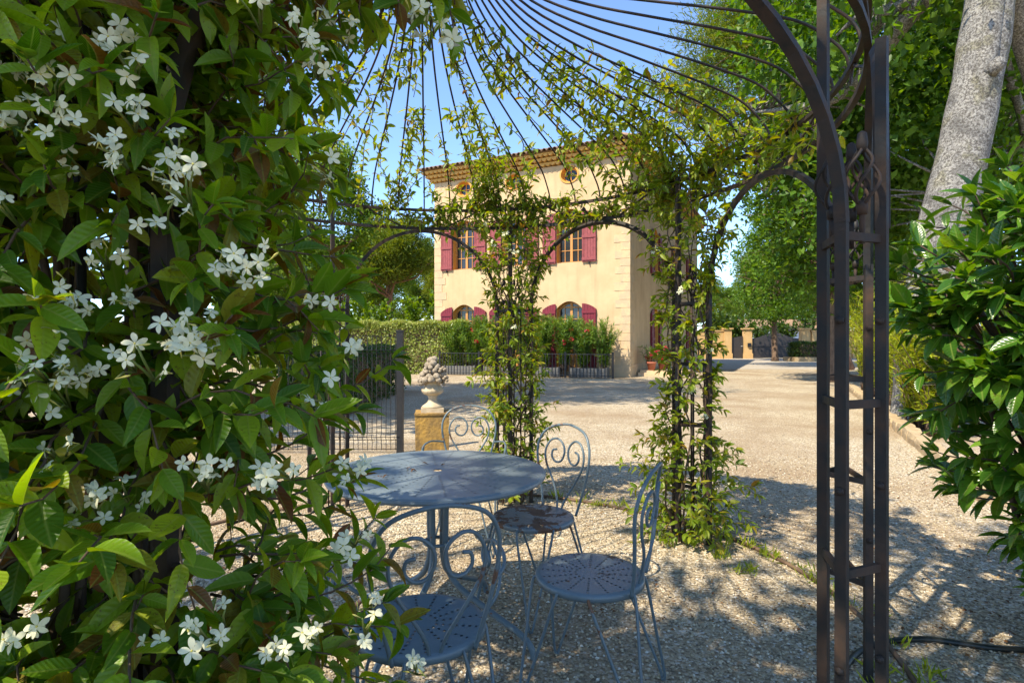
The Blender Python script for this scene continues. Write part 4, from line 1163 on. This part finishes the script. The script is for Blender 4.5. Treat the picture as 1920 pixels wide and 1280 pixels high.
for i, a in enumerate(ANG):
    tg = Vector((-math.sin(a), math.cos(a), 0)); inn = Vector((-math.cos(a), -math.sin(a), 0))
    c = circ(a, GR)
    if i == 1:
        pB, pC, pA = Vector((0.778, 1.34, 0)), Vector((0.905, 1.39, 0)), Vector((0.822, 1.50, 0))
    else:
        pB, pC, pA = c - tg * 0.145, c + tg * 0.145, c + inn * 0.125
    ring_posts.append((pB, pC, pA))
    wd = 0.0245 if i == 1 else 0.028
    fr_ = MB(); fr_.box(pA + Vector((0, 0, RNG2 / 2)), (wd, wd, RNG2), a)
    pil = link('pillar', fr_.mesh('pillar', M['iron']), gz, world_coords=True)
    for z in (0.37, 0.77, 1.17, 1.57):
        for (p, q) in ((pB, pC), (pB, pA), (pA, pC))[:2 if i == 1 else 3]:
            b = MB(); bar3(b, p + Vector((0, 0, z)), q + Vector((0, 0, z)), 0.012, 0.020); link('rung', b.mesh('rung', M['iron']), pil)
    for nm, p, h in (('post', pB, SPR + 0.02), ('post', pC, 2.06 if i == 1 else SPR + 0.02)):
        b = MB(); b.box(p + Vector((0, 0, h / 2)), (wd, wd, h), a); 
        for z in (0.55, 0.97, 1.37):
            b.tube([p + tg * -0.026 + Vector((0, 0, z)), p + tg * 0.026 + Vector((0, 0, z))], 0.006, 6)
            b.tube([p + tg * -0.022 + Vector((0, 0, z)), p + tg * -0.016 + Vector((0, 0, z))], 0.010, 6)
        link('post', b.mesh('post', M['iron']), pil)
    for (p, q) in ((pB, pC), (pB, pA), (pA, pC)):
        m_ = (p + q) / 2
        b = MB(); b.tube([m_ + Vector((0, 0, 1.555 if i in (1, 2) else 0.0)), m_ + Vector((0, 0, 1.64))], 0.0065, 6); link('rod', b.mesh('rod', M['iron']), pil)
        link('finial', birdcage(m_, 1.645, 1.785, 0.033).mesh('finial', M['iron']), pil)
for i in range(8):
    pC = ring_posts[i][1]; pB = ring_posts[(i + 1) % 8][0]
    if i == 1: pC = ring_posts[1][1] + Vector((0.02, 0.03, 0))
    pts = []
    for k in range(25):
        th = PI * k / 24
        q = pC.lerp(pB, 0.5 - 0.5 * math.cos(th)) + Vector((0, 0, SPR + 0.62 * math.sin(th)))
        pts.append(q)
    b = MB(); b.tube(pts, 0.0185, 4, smooth=False); link('arch', b.mesh('arch', M['iron']), gz, world_coords=True)
for z, rr in ((RNG1, 0.015), (RNG2, 0.015)):
    b = MB(); b.tube([circ(2 * PI * k / 96, GR - 0.05, z) for k in range(96)], rr, 4, closed=True, smooth=False); link('ring', b.mesh('ring', M['iron']), gz, world_coords=True)
# scrolls between the rings
for i in range(8):
    a0, a1 = ANG[i], ANG[(i + 1) % 8]
    if a1 < a0: a1 += 2 * PI
    for f in (0.3, 0.7):
        ac = a0 + (a1 - a0) * f
        s2 = 1 if f < 0.5 else -1
        pts = [(-0.20, 0.100), (-0.185, 0.135), (-0.145, 0.14), (-0.105, 0.115), (0.0, 0.068), (0.105, 0.02), (0.15, 0.012), (0.185, 0.03), (0.19, 0.07), (0.165, 0.09)]
        b = MB(); b.tube([circ(ac + s2 * w_ / GR, GR - 0.05, RNG1 + h) for w_, h, in [(p.x, p.y) for p in cat_rom([(q[0], q[1], 0) for q in pts], 5)]], 0.0065, 6)
        for (w_, h) in ((-0.20, 0.10), (0.165, 0.09)):
            q = circ(ac + s2 * w_ / GR, GR - 0.05, RNG1 + h)
            tgv = Vector((-math.sin(ac), math.cos(ac), 0))
            b.add([q - tgv * 0.02, q + Vector((0, 0, 0.028)), q + tgv * 0.028, q - Vector((0, 0, 0.02)), q + Vector((math.cos(ac), math.sin(ac), 0)) * 0.008, q - Vector((math.cos(ac), math.sin(ac), 0)) * 0.008], [(0, 1, 4), (1, 2, 4), (2, 3, 4), (3, 0, 4), (1, 0, 5), (2, 1, 5), (3, 2, 5), (0, 3, 5)])
        link('scroll', b.mesh('scroll', M['iron']), gz, world_coords=True)
DOME = [(1.88, 2.40), (1.86, 2.47), (1.80, 2.54), (1.68, 2.63), (1.42, 2.72), (1.11, 2.81), (0.82, 2.90), (0.55, 3.02), (0.34, 3.20), (0.2, 3.42), (0.11, 3.68), (0.06, 3.95)]
DP = cat_rom([(r, 0, z) for r, z in DOME], 4)
NR = 56
for k in range(NR):
    a = 2 * PI * (k + 0.3) / NR
    b = MB(); b.tube([circ(a, p.x, p.z) for p in DP], 0.0062, 6); link('rib', b.mesh('rib', M['iron']), gz, world_coords=True)
b = MB(); b.tube([circ(2 * PI * k / 32, 0.075, 3.92) for k in range(32)], 0.012, 6, closed=True); b.lathe([(0.05, 3.93), (0.06, 3.97), (0.02, 4.03), (0.05, 4.09), (0.045, 4.14), (0.01, 4.22), (0.004, 4.4)], 14, (GC.x, GC.y, 0)); link('crown_finial', b.mesh('crown_finial', M['iron']), gz, world_coords=True)

# steel edging ring on the ground and hose
b = MB(); b.tube([circ(2 * PI * k / 120, 2.12 + 0.02 * math.sin(5 * k / 19), 0.012) for k in range(-30, 62)], 0.012, 5, flat=1.0)
tag(link('ground_edging', b.mesh('ground_edging', M['edging'])), 'rusty thin edging strip curving on the gravel around the gazebo', 'edging')
hp = cat_rom([(1.12, 1.86, 0.012), (1.26, 2.18, 0.012), (1.50, 2.42, 0.012), (1.80, 2.50, 0.012), (2.1, 2.42, 0.012), (2.5, 2.44, 0.012), (2.9, 2.6, 0.012)], 8)
b = MB(); b.tube(hp, 0.013, 8); tag(link('garden_hose', b.mesh('garden_hose', M['hose'])), 'black rubber hose curving on the gravel below the laurel', 'hose')

# ================================================================== VINES
vr = random.Random(77)
def wander(p, d, n, step, rng, pull=None, jit=0.35, grav=0.0):
    path = [Vector(p)]; d = Vector(d).normalized()
    for _ in range(n):
        d = d + rv(rng) * jit + Vector((0, 0, -grav))
        if pull: d += pull(path[-1])
        d.normalize(); path.append(path[-1] + d * step)
    return path
VT = [LEAF_A, LEAF_B, LEAF_C]

def make_flower(seed, openness):
    b = MB(); g = random.Random(seed)
    for k in range(5):
        a = 2 * PI * k / 5 + g.uniform(-0.12, 0.12)
        u = Vector((math.cos(a), math.sin(a), 0)); v = Vector((-math.sin(a), math.cos(a), 0))
        ln = g.uniform(0.88, 1.05); curl = g.uniform(-0.05, 0.28) * openness
        vs = []; n = 5
        for i in range(n + 1):
            t = i / n
            w = 0.055 + 0.27 * math.sin(PI * min(1.0, t ** 0.9 * 0.86)) ** 1.2 * (1.0 if i < n else 0.75)
            c = u * (0.07 + ln * 0.93 * t) + v * (0.16 * t * t) + Vector((0, 0, (1 - openness) * 0.8 * t - curl * t * t + 0.06 * math.sin(PI * t)))
            for q in (-1, 0, 1):
                vs.append(c + v * w * q * 0.78 + Vector((0, 0, 0.10 * q * t)) + u * (-0.07 * abs(q) if i == n else 0))
        b.add(vs, [(3 * i + j, 3 * i + j + 1, 3 * i + j + 4, 3 * i + j + 3) for i in range(n) for j in (0, 1)], 0, True)
    b.lathe([(0.03, -0.75), (0.045, -0.4), (0.085, -0.05), (0.10, 0.02), (0.03, 0.05)], 7, mi=1)
    return b.mesh('flower', [M['petal'], M['yellow']])
def make_bud():
    b = MB(); b.lathe([(0.02, -0.7), (0.05, -0.2), (0.09, 0.1), (0.12, 0.3), (0.08, 0.55), (0.01, 0.75)], 6)
    return b.mesh('bud', M['yellow'])
FLOWERS = [make_flower(1, 1.0), make_flower(2, 0.85), make_flower(3, 1.0), make_flower(4, 0.6)]
BUD = make_bud()

def flower_cluster(root, c, out, rng, n, size=0.021, spread=0.045, green=None):
    off = Vector(root.location)
    tips = []
    for _ in range(n):
        d = (out * 0.9 + rv(rng) * 0.8 + Vector((0, 0, 0.15))).normalized()
        p = c + rv(rng) * spread * rng.uniform(0.4, 1.0) + out * rng.uniform(0, 0.03)
        bud = rng.random() < 0.16
        o = link('bud', BUD, root) if bud else link('flower', rng.choice(FLOWERS), root)
        s = size * rng.uniform(0.75, 1.15)
        m = frame_matrix((0, 0, 0), d.orthogonal(), d, s) @ Matrix.Rotation(rng.uniform(0, 6.28), 4, 'Z')
        o.matrix_local = Matrix.Translation(p - off) @ m
        tips.append((p - d * size * 0.6, d))
    if green is not None:
        gb = MB()
        for p, d in tips:
            gb.tube([c - out * 0.05, (c - out * 0.02 + p) / 2, p], [0.0018, 0.0015, 0.0012], 4)
        link('flower_stalk', gb.mesh('flower_stalk', M['green_stem']), root, world_coords=True)

# ---- foreground jasmine on the near-left pillar
jz = thing('jasmine_vine', 'dense star jasmine with white pinwheel flowers smothering the near iron pillar', 'climbing plant', (-0.66, 0.95, 0))
JV = [  # ellipsoids (centre, radii) filled by the plant
    ((-0.66, 0.98, 0.35), (0.40, 0.28, 0.50)), ((-0.68, 0.98, 0.95), (0.33, 0.28, 0.45)), ((-0.73, 1.00, 1.50), (0.28, 0.27, 0.42)),
    ((-0.76, 1.02, 2.0), (0.30, 0.28, 0.40)), ((-1.15, 1.12, 0.7), (0.42, 0.3, 0.75)), ((-1.15, 1.14, 1.6), (0.42, 0.3, 0.75)),
    ((-0.62, 1.02, 2.35), (0.30, 0.25, 0.22))]
def j_out(p):
    best = min(JV, key=lambda e: sum(((p[i] - e[0][i]) / e[1][i]) ** 2 for i in range(3)))
    v = Vector(((p[0] - best[0][0]) / best[1][0], (p[1] - best[0][1]) / best[1][1], 0.4 * (p[2] - best[0][2]) / best[1][2]))
    return v.normalized() if v.length > 1e-3 else Vector((0, -1, 0))
leaves = []; wood = MB()
for e, (c, r) in enumerate(JV):
    nst = 165 if e < 4 else (105 if e < 6 else 70)
    for _ in range(nst):
        d = rv(vr); d = Vector((d.x, -abs(d.y) if vr.random() < 0.72 else abs(d.y), d.z))
        p = Vector((c[0] + d.x * r[0] * 0.55, c[1] + d.y * r[1] * 0.55, c[2] + d.z * r[2] * 0.9))
        if p.z < 0.05: p.z = 0.08
        path = wander(p, Vector((d.x, d.y, vr.uniform(-0.3, 0.9))), vr.randint(5, 9), 0.042, vr, jit=0.4, grav=0.04)
        path = [q for q in path if q.z > 0.03]
        if len(path) < 3: continue
        wood.tube(path, [0.0028 - 0.0016 * i / (len(path) - 1) for i in range(len(path))], 5)
        L = stem_leaves(path, 0.031, 0.064, vr, j_out, 0.25)
        leaves += L
        td = (path[-1] - path[-2]).normalized()
        for _k in range(3):
            leaves.append((path[-1], td + rv(vr) * 0.7, Vector((0, -0.3, 1)) + rv(vr) * 0.6, 0.06 * vr.uniform(0.6, 1)))
# main woody stems twisting up the posts
for k in range(7):
    p = Vector((-0.66 + vr.uniform(-0.22, 0.22), 0.97 + vr.uniform(-0.1, 0.12), 0))
    path = wander(p, (0, 0, 1), 40, 0.055, vr, lambda q: Vector((-0.66 - q.x, 0.97 - q.y, 0)) * 0.35 + Vector((0, 0, 0.35)), 0.3)
    wood.tube(path, [0.009 - 0.004 * i / 40 for i in range(41)], 6)
# camera would sit in no leaf: keep a clear space around the viewpoint
leaves = [l for l in leaves if (Vector(l[0]) - Vector((0, 0, CAMH))).length > 0.66 and l[0][1] > 0.42]
leaves_to_parts(jz, leaves, VT, M['jasmine'])
gm = MB()
FC = [(480, 25), (225, 75), (240, 125), (75, 60), (60, 130), (15, 110), (90, 160), (45, 215), (110, 215), (150, 310), (225, 285), (240, 215), (330, 285), (315, 335), (345, 360), (300, 400), (95, 545), (130, 590), (100, 640), (240, 560), (380, 615), (415, 640), (440, 505), (475, 490), (585, 555), (30, 705), (75, 695), (150, 700), (115, 745), (240, 675), (275, 690), (370, 655), (605, 735), (100, 850), (405, 885), (380, 905), (495, 890), (540, 880), (130, 935), (170, 955), (240, 940), (290, 1190), (410, 1160), (380, 1190), (520, 1230), (590, 1195), (680, 1180), (665, 885), (620, 330), (590, 120), (560, 60), (660, 1010), (690, 1130), (780, 1255), (30, 1170), (330, 640), (640, 660), (190, 480), (20, 400)]
for (px, py) in FC:
    d = vr.uniform(0.66, 0.76)
    if px > 560: d = vr.uniform(0.74, 0.90)
    c = W(px, py, d)
    flower_cluster(jz, c, (Vector((0, 0, CAMH)) - c).normalized() * 0.6 + Vector((0, -0.3, 0.3)), vr, vr.choice((3, 4, 5, 6, 7)), 0.0130, 0.029, gm)
link('stem', wood.mesh('stem', M['twig']), jz, world_coords=True)

# ---- vines on the far pillars
def pillar_vine(label, i, zmax, nst, seed, skirt, side_bias=None):
    rng = random.Random(seed)
    a = ANG[i]; c = circ(a, GR - 0.03)
    t = thing('climbing_vine', label, 'climbing plant', c)
    wood = MB(); L = []; tips = []
    def pull(q):
        v = Vector((c.x - q.x, c.y - q.y, 0)); return v * (1.6 if v.length > 0.14 else -0.2) + Vector((0, 0, 0.30))
    for k in range(9):
        p = c + Vector((rng.uniform(-.15, .15), rng.uniform(-.12, .12), 0))
        path = wander(p, (rng.uniform(-.4, .4), rng.uniform(-.4, .4), 1), int(zmax / 0.052), 0.06, rng, pull, 0.34)
        path = [q for q in path if q.z < zmax + 0.1]
        wood.tube(path, [0.007 - 0.004 * j / len(path) for j in range(len(path))], 5)
        L += stem_leaves(path, 0.075, 0.064, rng, lambda q: (Vector((q.x - c.x, q.y - c.y, 0)) + Vector((0, -0.03, 0))).normalized(), 0.15, 0.2)
    for k in range(nst):
        z = rng.uniform(0.05, zmax) ; an = rng.uniform(0, 2 * PI)
        o = Vector((math.cos(an), math.sin(an), 0))
        reach = skirt(z) * rng.uniform(0.5, 1.25)
        p = c + o * 0.10 + Vector((0, 0, z))
        n = max(2, int(reach / 0.04))
        path = wander(p, o + Vector((0, 0, rng.uniform(-0.2, 0.7))), n, 0.04, rng, jit=0.35, grav=0.06)
        path = [q for q in path if q.z > 0.04]
        if len(path) < 2: continue
        wood.tube(path, [0.003 - 0.0015 * j / len(path) for j in range(len(path))], 4)
        L += stem_leaves(path, 0.042, 0.064, rng, lambda q, o=o: o, 0.2)
        td = (path[-1] - path[-2]).normalized()
        for _ in range(4): L.append((path[-1], td + rv(rng) * 0.8, Vector((0, 0, 1)) + rv(rng) * 0.6, 0.062 * rng.uniform(0.6, 1.1)))
    leaves_to_parts(t, L, VT, M['vine'])
    link('stem', wood.mesh('stem', M['twig']), t, world_coords=True)
    gm = MB()
    for k in range(9):
        an = rng.uniform(PI, 2 * PI); z = rng.uniform(0.3, zmax)
        flower_cluster(t, c + Vector((math.cos(an), math.sin(an), 0)) * (0.12 + min(skirt(z), 0.2)) * 0.75 + Vector((0, 0, z)), Vector((0, -1, 0.3)).normalized(), rng, 4, 0.018, 0.03, gm)
pillar_vine('leafy vine wrapping the gazebo pillar in front of the villa facade', 4, 2.35, 300, 5, lambda z: 0.16 + 0.10 * math.exp(-((z - 0.85) / 0.35) ** 2) + 0.06 * (z > 1.9))
pillar_vine('leafy vine wrapping the gazebo pillar by the villa corner, sprawling at its foot', 3, 2.45, 290, 6, lambda z: 0.12 + 0.26 * math.exp(-((z - 0.35) / 0.28) ** 2) + 0.10 * (z > 1.9))
# ---- vine over rings and dome
def dome_pt(a, u):
    p = DP[min(len(DP) - 1, int(u * (len(DP) - 1)))]
    return circ(a, p.x, p.z)
dv = thing('climbing_vine', 'leafy vine trailing over the gazebo rings and dome ribs', 'climbing plant', circ(R(60), GR - 0.05, RNG1))
rng = random.Random(31); wood = MB(); L = []
def trail(pts, jitter, sp, size, side_n, side_len):
    global L
    path = [p + rv(rng) * jitter for p in pts]
    path = cat_rom(path, 3)
    wood.tube(path, 0.003, 4)
    L += stem_leaves(path, sp, size, rng, None, 0.2, 0.1)
    for _ in range(side_n):
        q = rng.choice(path)
        sp_ = wander(q, rv(rng) + Vector((0, 0, 0.1)), max(2, int(side_len * rng.uniform(0.4, 1.2) / 0.04)), 0.04, rng, jit=0.35, grav=0.03)
        wood.tube(sp_, 0.002, 4)
        L += stem_leaves(sp_, 0.042, size, rng, None, 0.2)
def ring_trail(a0, a1, z, reps, side_n, sl):
    for _ in range(reps):
        n = max(3, int(abs(a1 - a0) / 5))
        trail([circ(R(a0 + (a1 - a0) * k / n), GR - 0.05, z + rng.uniform(-0.03, 0.06)) for k in range(n + 1)], 0.03, 0.05, 0.068, int(side_n * 1.7), sl)
ring_trail(22, 60, RNG1 + 0.02, 3, 12, 0.2); ring_trail(52, 98, RNG1 + 0.03, 3, 14, 0.2); ring_trail(92, 112, RNG1 + 0.08, 2, 5, 0.18)
ring_trail(20, 45, RNG2 + 0.02, 2, 12, 0.22); ring_trail(60, 95, RNG2, 2, 11, 0.2); ring_trail(-6, 24, RNG1 + 0.03, 2, 6, 0.18); ring_trail(-2, 22, RNG2 + 0.0, 2, 6, 0.16)
def rib_trail(a, u0, u1, reps, side_n, sl):
    for _ in range(reps):
        n = 9; aa = R(a + rng.uniform(-3, 3)); da = R(rng.uniform(-7, 7))
        trail([dome_pt(aa + da * k / n, u0 + (u1 - u0) * k / n) for k in range(n + 1)], 0.03, 0.052, 0.066, int(side_n * 1.6), sl)
for a in (18, 23, 28, 32, 36, 41, 46): rib_trail(a, 0.0, rng.uniform(0.35, 0.66), 2, 8, 0.26)
for a in (52, 57): rib_trail(a, 0.25, 0.62, 1, 5, 0.16)
for a in (72, 76, 80, 84): rib_trail(a, 0.0, rng.uniform(0.3, 0.55), 2, 8, 0.2)
for a in (64, 68): rib_trail(a, 0.0, 0.12, 1, 3, 0.12)
for a in (90, 94): rib_trail(a, 0.0, 0.2, 1, 4, 0.14)
for a in (103, 107, 111): rib_trail(a, 0.0, 0.5, 2, 5, 0.14)
for a in (88, 93): rib_trail(a, 0.0, 0.45, 1, 6, 0.16)
for a in (125, 135): rib_trail(a, 0.3, 0.6, 1, 5, 0.16)
for a in (10, 4): rib_trail(a, 0.0, 0.2, 1, 4, 0.15)
for a in (100, 80, 60, 45, 120, 140): rib_trail(a, 0.56, 0.68, 1, 5, 0.14)
for a in (50, 70, 95, 130, 150, 170): rib_trail(a, 0.62, 0.74, 1, 4, 0.12)
# strands along the arches beside the two vine pillars
for (i, k0, k1) in ((3, 0, 9), (3, 18, 24), (4, 0, 8), (2, 16, 24)):
    pC = ring_posts[i][1]; pB = ring_posts[(i + 1) % 8][0]
    for _ in range(2):
        trail([pC.lerp(pB, 0.5 - 0.5 * math.cos(PI * k / 24)) + Vector((0, 0, SPR + 0.62 * math.sin(PI * k / 24))) for k in range(k0, k1 + 1, 2)], 0.035, 0.05, 0.062, 6, 0.16)
leaves_to_parts(dv, L, VT, M['vine'])
link('stem', wood.mesh('stem', M['twig']), dv, world_coords=True)
# jasmine trailing along the entrance arch overhead
ja = thing('jasmine_spray', 'overhanging jasmine spray with white flowers on the entrance arch', 'climbing plant', (-0.45, 1.0, 2.1))
wood = MB(); L = []
pC = ring_posts[0][1]; pB = ring_posts[1][0]
for _ in range(4):
    trail([pC.lerp(pB, 0.5 - 0.5 * math.cos(PI * k / 24)) + Vector((0, 0, SPR + 0.62 * math.sin(PI * k / 24))) for k in range(3, 15)], 0.04, 0.05, 0.07, 9, 0.16)
for px_, d_ in ((560, 0.98), (600, 1.0), (640, 1.02), (690, 1.0), (745, 1.02), (770, 1.05), (800, 1.02), (825, 1.05)):
    for _ in range(3):
        p = W(px_ + rng.uniform(-15, 15), -190 + rng.uniform(-20, 20), d_)
        path = wander(p, (rng.uniform(-.3, .3), rng.uniform(-.3, .1), -1), rng.randint(4, 6), 0.045, rng, jit=0.3, grav=0.15)
        wood.tube(path, 0.0022, 4); L += stem_leaves(path, 0.040, 0.072, rng, None, 0.4)
for (px_, py_) in ((600, 30), (640, 60), (780, 20), (800, 60), (835, 45)):
    flower_cluster(ja, W(px_, py_, 0.98), Vector((0, -0.8, 0.2)), rng, 4, 0.0178, 0.034, MB())
leaves_to_parts(ja, [l for l in L if (Vector(l[0]) - Vector((0, 0, CAMH))).length > 0.5], VT, M['jasmine'], nmax=200)
link('stem', wood.mesh('stem', M['twig']), ja, world_coords=True)

# ---- glossy laurel on the right
lr = thing('laurel_shrub', 'large glossy cherry laurel shrub to the right of the iron pillar', 'shrub', (2.25, 2.25, 0))
LV = [((2.20, 2.25, 1.42), (0.64, 0.55, 0.50)), ((2.42, 2.30, 0.90), (0.66, 0.55, 0.50)), ((2.62, 2.15, 0.50), (0.50, 0.45, 0.38)), ((2.75, 2.4, 1.2), (0.6, 0.6, 0.8))]
L = []; wood = MB(); rng = random.Random(13)
for c, r in LV:
    for _ in range(190):
        d = rv(rng); d.y = -abs(d.y) if rng.random() < 0.65 else d.y
        p = Vector((c[0] + d.x * r[0] * 0.68, c[1] + d.y * r[1] * 0.68, max(0.1, c[2] + d.z * r[2] * 0.75)))
        o = Vector((d.x, d.y, 0.35 + 0.4 * d.z))
        path = wander(p, o, rng.randint(4, 6), 0.045, rng, jit=0.22)
        wood.tube([Vector((2.25 + (p.x - 2.25) * 0.4, 2.25 + (p.y - 2.25) * 0.4, p.z * 0.72))] + path, [0.008] + [0.005 - 0.0025 * i / len(path) for i in range(len(path))], 5)
        acc = 0
        for j in range(1, len(path)):
            t_ = (path[j] - path[j - 1]).normalized()
            for _k in range(2):
                dd = rv(rng); dd = (dd - t_ * dd.dot(t_)).normalized() + t_ * 0.75 + Vector((0, 0, -0.05))
                L.append((path[j], dd, Vector((0, 0, 1)) + o * 0.5 + rv(rng) * 0.35, 0.125 * rng.uniform(0.7, 1.15)))
        for _k in range(3):
            L.append((path[-1], t_ + rv(rng) * 0.5, Vector((0, 0, 1)) + rv(rng) * 0.5, 0.105 * rng.uniform(0.7, 1.1)))
leaves_to_parts(lr, L, [LAUREL, LEAF_A], M['laurel'])
for k in range(9):
    a = 2 * PI * k / 9
    wood.tube(cat_rom([(2.25 + 0.06 * math.cos(a), 2.25 + 0.06 * math.sin(a), -0.02), (2.25 + 0.2 * math.cos(a), 2.25 + 0.2 * math.sin(a), 0.6), (2.25 + 0.36 * math.cos(a), 2.25 + 0.33 * math.sin(a), 1.4)], 5), [0.018 - 0.001 * i for i in range(11)], 6)
link('stem', wood.mesh('stem', M['twig']), lr, world_coords=True)

# ================================================================== GRAVEL STONES AND LITTER
g = np.random.default_rng(3)
n = 42000
y = 0.9 + 5.6 * g.random(n) ** 1.5; x = (g.random(n) * 2 - 1) * np.maximum(1.2, y * 0.95) + 0.25
sz = g.uniform(0.005, 0.0105, n)
oct_v = [(1, 0, 0), (0, 1, 0), (-1, 0, 0), (0, -1, 0), (0.1, 0.1, 0.75), (0, 0, -0.6)]
oct_f = [(0, 1, 4), (1, 2, 4), (2, 3, 4), (3, 0, 4), (1, 0, 5), (2, 1, 5), (3, 2, 5), (0, 3, 5)]
ang = g.uniform(0, 6.28, n)
pos = np.stack([x, y, sz * 0.35], 1)
me = scatter_mesh('gravel_stones', oct_v, oct_f, pos, np.stack([np.cos(ang), np.sin(ang), g.normal(0, 0.3, n)], 1), np.stack([g.normal(0, 0.3, n), g.normal(0, 0.3, n), np.ones(n)], 1), sz, M['pebble'], sz * g.uniform(0.6, 1.2, n))
o = link('gravel_stones', me); o['kind'] = 'stuff'
n = 9000
y = 1.0 + 6.0 * g.random(n) ** 1.4; x = (g.random(n) * 2 - 1) * np.maximum(1.3, y * 0.9) + 0.2
cl = np.array([noise.noise(Vector((a * 1.6, b * 1.6, 3.0))) for a, b in zip(x, y)])
keep = cl > g.uniform(-0.25, 0.35, n); x, y = x[keep], y[keep]; n = len(x)
ang = g.uniform(0, 6.28, n)
me = scatter_mesh('leaf_litter', DIAMOND[0], DIAMOND[1], np.stack([x, y, g.uniform(0.008, 0.018, n)], 1), np.stack([np.cos(ang), np.sin(ang), g.normal(0, 0.25, n)], 1), np.stack([g.normal(0, 0.4, n), g.normal(0, 0.4, n), np.ones(n)], 1), g.uniform(0.008, 0.026, n), M['litter'])
o = link('leaf_litter', me); o['kind'] = 'stuff'
# dry leaves lying on the table and near chair
for k, (x, y) in enumerate([(-0.12, -0.02), (-0.13, 0.01), (-0.10, -0.01), (-0.09, 0.12), (0.02, 0.08), (-0.2, -0.12)]):
    b = MB(); b.add(LEAF_B[0], LEAF_B[1], 0, True)
    o = tag(link('dry_leaf', b.mesh('dry_leaf', M['litter'])), 'small curled dry leaf lying on the round table top', 'leaf', 'dry leaves on the table')
    o.matrix_world = frame_matrix((TX + x, TY + y, 0.748), (math.cos(k * 2.1), math.sin(k * 2.1), 0.05), (0, 0, 1), 0.03)

# small weeds in the gravel and fallen jasmine petals
n = 900
ctr = np.array([(circ(R(a), 2.12 + g.normal(0, 0.05))[:2]) for a in g.uniform(-40, 70, 40)] + [(ring_posts[3][0].x + g.normal(0, .3), ring_posts[3][0].y + g.normal(0, .2)) for _ in range(14)])
ii = g.integers(0, len(ctr), n)
pp = np.concatenate([ctr[ii] + g.normal(0, 0.025, (n, 2)), np.full((n, 1), 0.004)], 1)
me = scatter_mesh('weeds', LANCE[0], LANCE[1], pp, g.normal(0, 0.5, (n, 3)) + np.array([0, 0, 0.9]), g.normal(0, 1, (n, 3)), g.uniform(0.03, 0.085, n), M['yellowshrub'])
o = link('weeds', me); o['kind'] = 'stuff'
n = 420
pp = np.stack([g.normal(-0.45, 0.45, n), g.normal(1.35, 0.45, n), g.uniform(0.010, 0.018, n)], 1)
ang = g.uniform(0, 6.28, n)
me = scatter_mesh('fallen_petals', DIAMOND[0], DIAMOND[1], pp, np.stack([np.cos(ang), np.sin(ang), g.normal(0, 0.3, n)], 1), np.stack([g.normal(0, .4, n), g.normal(0, .4, n), np.ones(n)], 1), g.uniform(0.010, 0.018, n), M['petal'])
o = link('fallen_petals', me); o['kind'] = 'stuff'
